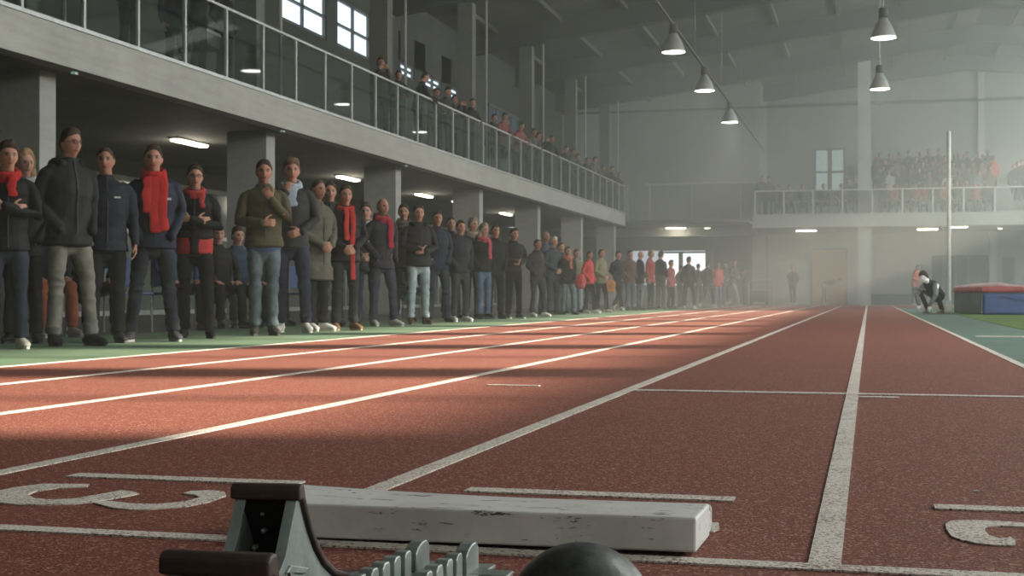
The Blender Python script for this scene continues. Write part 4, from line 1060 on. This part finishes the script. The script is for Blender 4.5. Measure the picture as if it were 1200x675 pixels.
# --- seated spectators and chairs behind the row
def chair_parts(r):
    MB().box(-.22, .22, -.22, .20, .42, .455).build('seat', M['seat_blue'], r, bevel=.02)
    MB().box(-.21, .21, .20, .235, .52, .86).build('backrest', M['seat_blue'], r, bevel=.015)
    for sx in (-.2, .2):
        for sy in (-.19, .2):
            MB().tube([(sx, sy, 0), (sx * .95, sy, .42 if sy < 0 else .80)], .012, 6).build('leg', M['alu_dark'], r)
seats = [(47, 'behind the tall bespectacled person'), (102, 'behind the navy jacket wearer'), (150, 'between the navy jackets'), (205, 'left of the red gilet'), (254, 'just right of the red gilet'), (277, 'in the middle of the seated trio'), (300, 'nearest the olive bomber jacket'), (360, 'behind the long coat'), (475, 'behind the pale jeans')]
proto = None; XS = -8.15
for i, (u, nm) in enumerate(seats):
    y = y_at(u, XS) + .0
    if proto is None:
        proto = empty('chair', (XS, y, 0), R_(55)); chair_parts(proto); c = proto
    else:
        c = proto.copy(); COL.objects.link(c); c.location = (XS, y, 0)
        for ch in list(proto.children):
            k = ch.copy(); COL.objects.link(k); k.parent = c
    tag(c, 'blue plastic chair with metal legs ' + nm, 'chair', 'blue chairs under the balcony')
seated = [
 (47, 55, -6, 'short', BLK, (.30, .09, .05), HB, 1, 'seated person with rust-red leggings behind the tall bespectacled person'),
 (102, 50, 10, 'short', BLK, BLK, HB, 1, 'seated person in black hidden behind the navy jacket'),
 (205, 50, 0, 'short', (.05, .09, .22), BLK, HB, 1, 'seated person in blue top glimpsed left of the red gilet'),
 (254, 50, -10, 'short', BLK, BLK, HB, 1, 'seated dark-haired person in black just right of the red gilet'),
 (277, 40, 10, 'thick', (.03, .05, .09), BLK2, HB, 3, 'seated person in dark blue, middle of the seated trio'),
 (300, 60, 0, 'short', (.04, .035, .03), BLK, HB, 0, 'seated person in brown-black beside the olive bomber jacket'),
 (475, 50, 0, 'short', BLK, (.10, .14, .22), HB, 1, 'seated person in blue jeans low behind the pale jeans'),
]
for k, (u, ph, hy, ha, tc, lc, hc, sk, lab) in enumerate(seated):
    fg = figure(pose='seated', legs='seated', fine=1 if 230 < u < 300 else 2, hy=R_(hy), hair=ha, seed=k % 3, hem=.86)
    y = y_at(u, XS); p = np.array((XS, y)) + np.array((math.sin(R_(ph)), -math.cos(R_(ph)))) * .03
    person((p[0], p[1], 0), R_(ph), 1.76, fg, lab, tc, lc, (.25, .24, .23) if k == 0 else BLK, None, hc, sk, dz=-.43)

# --- spectators along the balcony rail
rail = [
 (232, -10.15, 1.80, 90, 'phone', 'short', BLK, 'dark standing figure behind the glass near the top left corner'),
 (150, -10.3, 1.78, 80, 'pockets', 'short', BLK, 'dark figure behind the balcony glass at the upper left'),
 (205, -10.6, 1.80, 60, 'down', 'short', NAVY, 'navy-clad figure behind the balcony glass, left of the grey table'),
 (262, -10.3, 1.85, 80, 'pockets', 'short', BLK, 'dark figure behind the glass just left of the first upper column'),
 (292, -11.3, 1.85, 70, 'pockets', 'thick', BLK, 'dark figure behind the glass at the first upper column'),
 (446, -10.1, 1.72, 30, 'phone', 'thick', (.06, .055, .045), 'person holding a hand to the face, left end of the rail group'),
 (464, -10.0, 1.55, 40, 'rail', 'short', BLK, 'short dark figure left of the large black-clad person at the rail'),
 (489, -9.98, 1.78, 120, 'rail', 'crop', BLK, 'large black-clad person leaning on the balcony rail'),
 (506, -10.15, 1.62, 60, 'rail', 'short', BLK2, 'low figure right of the large leaning person'),
 (520, -10.0, 1.70, 50, 'rail', 'short', (.035, .03, .028), 'person in dark brown leaning on the rail, second of the close pair'),
 (532, -10.15, 1.70, 60, 'phone', 'short', BLK, 'person raising hands to the face at the rail'),
 (549, -9.98, 1.72, 50, 'rail', 'short', BLK, 'dark person leaning on the rail just left of the second upper column'),
 (574, -10.1, 1.64, 60, 'rail', 'short', BLK, 'dark head just right of the second upper column'),
 (586, -10.0, 1.76, 60, 'rail', 'short', (.20, .05, .045), 'person in muted red at the rail, left of two'),
 (592, -10.35, 1.84, 60, 'pockets', 'short', (.25, .25, .26), 'pale-topped person behind the muted red pair'),
 (606, -9.98, 1.72, 60, 'rail', 'short', (.22, .05, .045), 'person in muted red leaning lower at the rail, right of two'),
 (621, -10.0, 1.74, 60, 'rail', 'short', (.08, .075, .065), 'grey-jacketed person at the rail beside the third upper column'),
 (630, -10.15, 1.80, 80, 'phone', 'thick', BLK, 'dark person with raised hands by the third upper column'),
 (642, -9.98, 1.80, 60, 'rail', 'short', BLK, 'dark person at the rail just right of the third upper column'),
 (659, -10.1, 1.74, 60, 'rail', 'thick', BLK, 'dark person at the rail, left of a close trio'),
 (667, -10.0, 1.70, 60, 'rail', 'short', (.06, .055, .05), 'brown-grey person at the rail, middle of a close trio'),
 (673, -10.2, 1.72, 60, 'rail', 'short', BLK, 'dark person at the rail, right of a close trio'),
 (684, -10.1, 1.70, 60, 'rail', 'short', BLK, 'low dark figure at the rail before the fourth upper column'),
 (693, -9.98, 1.80, 60, 'rail', 'thick', (.10, .09, .08), 'pale-faced person at the rail by the fourth upper column'),
 (703, -10.0, 1.66, 60, 'rail', 'short', BLK, 'dark figure at the rail, third from its far end'),
 (713, -10.0, 1.78, 60, 'rail', 'thick', BLK, 'dark figure at the rail, second from its far end'),
 (722, -10.0, 1.70, 60, 'rail', 'short', BLK2, 'dark figure last at the far end of the rail'),
]
for k, (u, X, h, ph, po_, ha, tc, lab) in enumerate(rail):
    fg = figure(pose=po_, legs='stand', fine=2, hair=ha, seed=k % 2, lean=.22 if po_ == 'rail' else 0, hem=.84)
    person((X, y_at(u, X), SLAB), R_(ph), h, fg, lab, tc, BLK, BLK, None, HB, k % 4)
# grey table and stools on the balcony
tb = empty('folding_table', (-10.55, y_at(232, -10.55), SLAB), R_(4), 'grey folding table with pale top behind the balcony glass', 'table')
MB().box(-.3, .3, -.5, .5, .86, .90).build('table_top', M['white_metal'], tb)
MB().box(-.28, .28, -.45, .45, .66, .86).build('drawer_box', M['alu_dark'], tb)
for sx in (-.26, .26):
    for sy in (-.45, .45): MB().tube([(sx, sy, 0), (sx, sy, .86)], .016, 6).build('leg', M['steel'], tb)

# --- far gallery crowd
sdist = figure(pose='seated', legs='seated', fine=3, hair='short', seed=0, hem=.86)
dist = [figure(pose=p_, legs='stand', fine=3, hair=h_, seed=0, hem=.82, hands=True) for p_, h_ in (('down', 'short'), ('fold', 'thick'), ('pockets', 'crop'))]
CC = [('dark', (.025, .026, .028)), ('dark', (.02, .024, .034)), ('grey', (.12, .12, .115)), ('brown', (.08, .055, .045)), ('pale', (.33, .33, .32)), ('red', (.42, .05, .045))]
k = 0
rows = [(59.45, 0, 'front'), (60.5, 0, 'second'), (61.5, 0, 'third'), (62.5, 0, 'fourth'), (63.5, 0, 'top')]
for j, (yy, _, nm) in enumerate(rows):
    z = SLAB if j == 0 else SLAB + .22 + .36 * (j - 1)
    u = 1027 + 3.5 * (j % 3)
    while u < 1166:
        if not (j == 0 and u < 1034):
            red = j == 0 and (1040 < u < 1145)
            ci = 5 if (red and RNG.rand() < .8) else int(RNG.choice([0, 0, 0, 0, 1, 1, 2, 3, 4 if j == 1 else 0]))
            if u > 1152 and j in (2, 3): ci = 5
            cn, cc = CC[ci]
            h = 1.62 + .2 * RNG.rand()
            dz = -.43 * 1.0 if j == 0 else 0
            f = sdist if j == 0 else dist[k % 3]
            where = {'front': 'lowest row of the crowd behind the far gallery glass', 'second': 'second row of the far gallery crowd', 'third': 'third row of the far gallery crowd', 'fourth': 'fourth row of the far gallery crowd', 'top': 'topmost row of the far gallery crowd'}[nm]
            person((xat(u + RNG.rand() * 1.2, yy), yy, z), R_(RNG.uniform(-10, 30)), h, f, '%s-clothed spectator in the %s' % (cn, where), cc, BLK, BLK, None, HB, [4, 2, 4][k % 3], group='far gallery crowd, %s %s' % (cn, nm), dz=dz, detail=False, topmat='cloth', trmat='cloth')
        k += 1; u += RNG.uniform(10.5, 12.5)
for j, (u, yy) in enumerate(((1188, 62.4), (1193, 61.2), (1199, 62.8), (1197, 60.4))):
    person((xat(u, yy), yy, SLAB + .5), R_(10), 1.75, dist[j % 3], ('dark spectator at the right picture edge beyond the gallery stairs, ' + ['upper left', 'lower left', 'upper right', 'lower right']
[j] + ' of four'), BLK2, BLK, BLK, None, HB, 1, detail=False)
for j, (u, yy, h) in enumerate(((893, 59.6, 1.75), (901, 60.0, 1.70), (912, 59.3, 1.30), (925, 59.4, 1.25), (940, 59.3, 1.28), (955, 59.4, 1.2), (965, 59.3, 1.28), (994, 62.0, 1.78), (1002, 61.6, 1.80), (986, 59.3, 1.3))):
    nm = ['standing at the left end of the far gallery', 'standing second from the left on the far gallery', 'seated low behind the far gallery glass, leftmost of five', 'seated low behind the far gallery glass, second of five', 'seated low behind the far gallery glass, third of five', 'seated low, below the left pane of the gallery window', 'seated low, below the right pane of the gallery window', 'standing right of the gallery window, farther back', 'standing between gallery window and pale column', 'seated low behind the far gallery glass, rightmost before the pale column'][j]
    f = dist[j % 3] if h > 1.5 else sdist
    person((xat(u, yy), yy, SLAB), R_(10), 1.75, f, 'dim figure ' + nm, [(.03, .03, .03), (.10, .05, .045)][j % 2], BLK, BLK, None, HB, 1, dz=0 if h > 1.5 else -.43, detail=False)
for a_, b_, lab in ((1034, 1150, 'long low bench under the red-clad front row of the far gallery'), (905, 1008, 'long low bench behind the far gallery glass, left of the pale column')):
    bn = empty('bench', (xat((a_ + b_) / 2, 59.45), 59.45, SLAB), 0, lab, 'bench')
    L = xat(b_, 59.45) - xat(a_, 59.45)
    MB().box(-L / 2, L / 2, -.15, .2, .40, .445).build('seat', M['alu_dark'], bn)
    for q in (-.45, 0, .45): MB().box(L * q - .04, L * q + .04, -.1, .15, 0, .40).build('leg', M['alu_dark'], bn)
# gallery stair beyond the crowd
stp = MB()
for k in range(8): stp.box(xat(1166, 61), xat(1187, 61), 59.6 + .5 * k, 64.9, SLAB, SLAB + .21 * (k + 1))
struct('trim_gallery_stairs', stp, basic('pale_steps', (.42, .43, .41), .8, 0, .05))

# --- people on the far floor
x_, y_ = xat(929, 62.5), 62.5
person((x_, y_, 0), R_(0), 1.74, figure(pose='pockets', legs='narrow', fine=2, hair='short', seed=1), 'person in black standing alone by the pale panel at the far wall', BLK, BLK, (.5, .5, .48), None, HB, 1)
x_, y_ = xat(966, 62.0), 62.0
person((x_, y_, 0), R_(70), 1.70, figure(pose='down', legs='wide', fine=2, hair='short', seed=1, lean=1.25), 'person in brown bending down in front of the brown door', (.13, .075, .05), (.12, .08, .055), (.3, .22, .18), None, HB, 1)
x_, y_ = ground(1072, 358.2)
person((x_, y_, 0), R_(60), 1.68, figure(pose='fold', legs='relax', fine=2, hair='short', seed=1, lean=.18), 'person in orange-red top and dark trousers near the far shutter', (.45, .10, .065), BLK, (.5, .5, .48), None, HB, 1)
# crouching athlete : squat figure
LEGS['squat'] = (((-.10, .12, .42), (-.20, -.28, .52), (-.17, .0, .10)), ((.10, .12, .42), (.20, -.26, .50), (.18, .02, .10)))
def squat_fig():
    o = {}
    mb = MB(); Rh = headmat(0, R_(20)); off = np.array((0, -.36, -.80))
    g = sphere_dirs(20, 26); mb.add(rigid(head_pts(g[0]), Rh, off), [q[::-1] for q in g[1]])
    mb.add(*tube([(0, -.22, .66), (0, -.33, .76)], [.06, .055], 12))
    tor = [((0, .12, .36), (.15, .12)), ((0, .08, .46), (.16, .12)), ((0, -.06, .58), (.165, .115)), ((0, -.18, .66), (.17, .10)), ((0, -.25, .70), (.09, .07))]
    mb.add(*tube([t[0] for t in tor], [t[1] for t in tor], 18))
    arms = {-1: ((-.18, -.18, .64), (-.24, -.34, .42), (-.12, -.42, .20)), 1: ((.18, -.18, .64), (.25, -.34, .42), (.14, -.42, .18))}
    for sx in (-1, 1):
        a = arms[sx]; mb.add(*tube([a[0], a[1], a[2]], [.046, .036, .024], 10)); hand_into(mb, a[2], (0, -.3, -1), (0, 1, 0), .5, sx)
        h_, k_, n_ = LEGS['squat'][0 if sx < 0 else 1]; mb.add(*tube([h_, k_, n_], [.075, .052, .035], 12)); mb.add(*tube([(n_[0], n_[1] + .03, .05), (n_[0], n_[1] - .14, .035)], [(.03, .03), (.036, .02)], 10))
    o['body'] = remesh(mb, .012, 2)
    at = o['body'].color_attributes.new('paint', 'FLOAT_COLOR', 'POINT')
    t = MB(); t.add(*tube([q[0] for q in tor], [(q[1][0] * 1.1, q[1][1] * 1.12) for q in tor], 20))
    o['top'] = remesh(t, .015, 2)
    s = MB()
    for sx in (-1, 1):
        a = arms[sx]; s.add(*tube([(a[0][0] * .8, a[0][1], a[0][2]), a[1], a[2]], [.068, .056, .042], 12))
    o['sleeves'] = remesh(s, .015, 2)
    q = MB(); q.add(*tube([(0, .13, .36), (0, .10, .46)], [(.16, .125), (.165, .125)], 16))
    for sx in (-1, 1):
        h_, k_, n_ = LEGS['squat'][0 if sx < 0 else 1]; q.add(*tube([h_, k_, n_], [.09, .07, .055], 14))
    o['trousers'] = remesh(q, .015, 2)
    o['shoe'] = []; o['sole'] = []
    for sx in (-1, 1):
        n_ = LEGS['squat'][0 if sx < 0 else 1][2]
        o['shoe'].append(remesh(MB().add(*tube([(n_[0], n_[1] + .05, .05), (n_[0], n_[1] - .05, .055), (n_[0], n_[1] - .16, .036)], [(.038, .04), (.043, .042), (.038, .024)], 12)), .014, 1))
        o['sole'].append(MB().box(n_[0] - .045, n_[0] + .045, n_[1] - .18, n_[1] + .08, 0, .02).mesh('sole'))
    g = sphere_dirs(20, 26); hp_ = head_pts(g[0]); lim = np.interp(hp_[:, 1], [-.1, -.05, -.02, .03, .1], [.06, .05, .0, -.04, -.08]); mk = sstep((hp_[:, 2] - lim) / .02)
    o['hair'] = MB().add(rigid(hp_ + g[0] * (-.014 + .045 * mk)[:, None], Rh, off), g[1]).mesh('hair', True)
    return o
sq = squat_fig()
x_, y_ = ground(1095, 367.5)
r = person((x_, y_, 0), R_(-35), 1.80, sq, 'athlete with pale sleeves crouching at the track edge beside the tall white post', BLK, BLK, (.4, .25, .2), None, HB, 1)
put(sq['sleeves'], 'sleeves', M['nylon'], r, (.19, .19, .185))


# ------------------------------------------------------------------ light, haze, world
sun = bpy.data.lights.new('sun', 'SUN'); sun.energy = 21.0; sun.angle = math.radians(1.3); sun.color = (1, .87, .70)
so = bpy.data.objects.new('sun', sun); COL.objects.link(so)
el = math.radians(21)
dvec = Vector((-c0 * math.cos(el), -s0 * math.cos(el), -math.sin(el)))
so.rotation_euler = dvec.to_track_quat('-Z', 'Y').to_euler(); so.location = (30, 10, 20)
def area(name, loc, direction, sx, sy, E, col):
    l = bpy.data.lights.new(name, 'AREA'); l.shape = 'RECTANGLE'; l.size = sx; l.size_y = sy; l.energy = E; l.color = col
    o = bpy.data.objects.new(name, l); COL.objects.link(o); o.location = loc
    o.rotation_euler = Vector(direction).to_track_quat('-Z', 'Y').to_euler(); return o
FILL_COL = (.93, .97, .93)
area('window_daylight', (15.8, 28, 6.5), (-1, 0, -.15), 64, 4, 7500, FILL_COL)  # fill standing in for window daylight, spreads well past the glazing
area('window_daylight', (14.5, 50, 7.0), (-1, .1, -.1), 22, 5, 2000, (.84, .98, .95))  # extra light added to brighten the far haze, beyond the window strip
area('skylight', (6.5, 14, 10.3), (-.25, 0, -1), 3, 32, 5400, FILL_COL)  # unseen fill added below the roof, which has no openings
area('skylight', (6.5, 49, 10.3), (-.25, 0, -1), 3, 28, 220, FILL_COL)  # weaker overhead fill added for the far half
area('rear_daylight', (2, -4.5, 5.5), (-.15, 1, -.22), 16, 5, 150, FILL_COL)  # unseen fill added in front of the solid back wall

def haze(y0, y1, dens, label):
    mb = MB(); mb.prism([(-9.5, .02), (15.6, .02), (15.6, zroof(15.6) - .05), (4, zroof(4) - .05), (-9.5, zroof(-9.5) - .05)], 'y', y0, y1)
    ho = mb.build('haze', None)
    hm = bpy.data.materials.new('haze'); hm.use_nodes = True; nt = hm.node_tree; nt.nodes.clear()
    vs = N(nt, 'ShaderNodeVolumeScatter'); vs.inputs['Density'].default_value = dens; vs.inputs['Anisotropy'].default_value = .25
    vs.inputs['Color'].default_value = (.87, .95, .92, 1)
    o = N(nt, 'ShaderNodeOutputMaterial'); nt.links.new(vs.outputs[0], o.inputs['Volume'])
    ho.data.materials.append(hm); tag(ho, label, 'haze', kind='stuff')
haze(YB + .1, 24, .0018, 'thin haze over the near half of the track')
haze(24.01, 40, .006, 'haze hanging around the middle of the hall')
haze(40.01, 64.1, .016, 'thick pale haze filling the far end of the hall')

w = bpy.data.worlds.new('world'); scn.world = w; w.use_nodes = True
w.node_tree.nodes['Background'].inputs[0].default_value = (.75, .86, 1, 1); w.node_tree.nodes['Background'].inputs[1].default_value = .6
scn.view_settings.view_transform = 'Standard'; scn.view_settings.look = 'None'; scn.view_settings.exposure = 0
scn.cycles.use_denoising = True
scn.cycles.max_bounces = 6; scn.cycles.diffuse_bounces = 3; scn.cycles.volume_bounces = 1; scn.cycles.transparent_max_bounces = 12
scn.cycles.caustics_reflective = False; scn.cycles.caustics_refractive = False
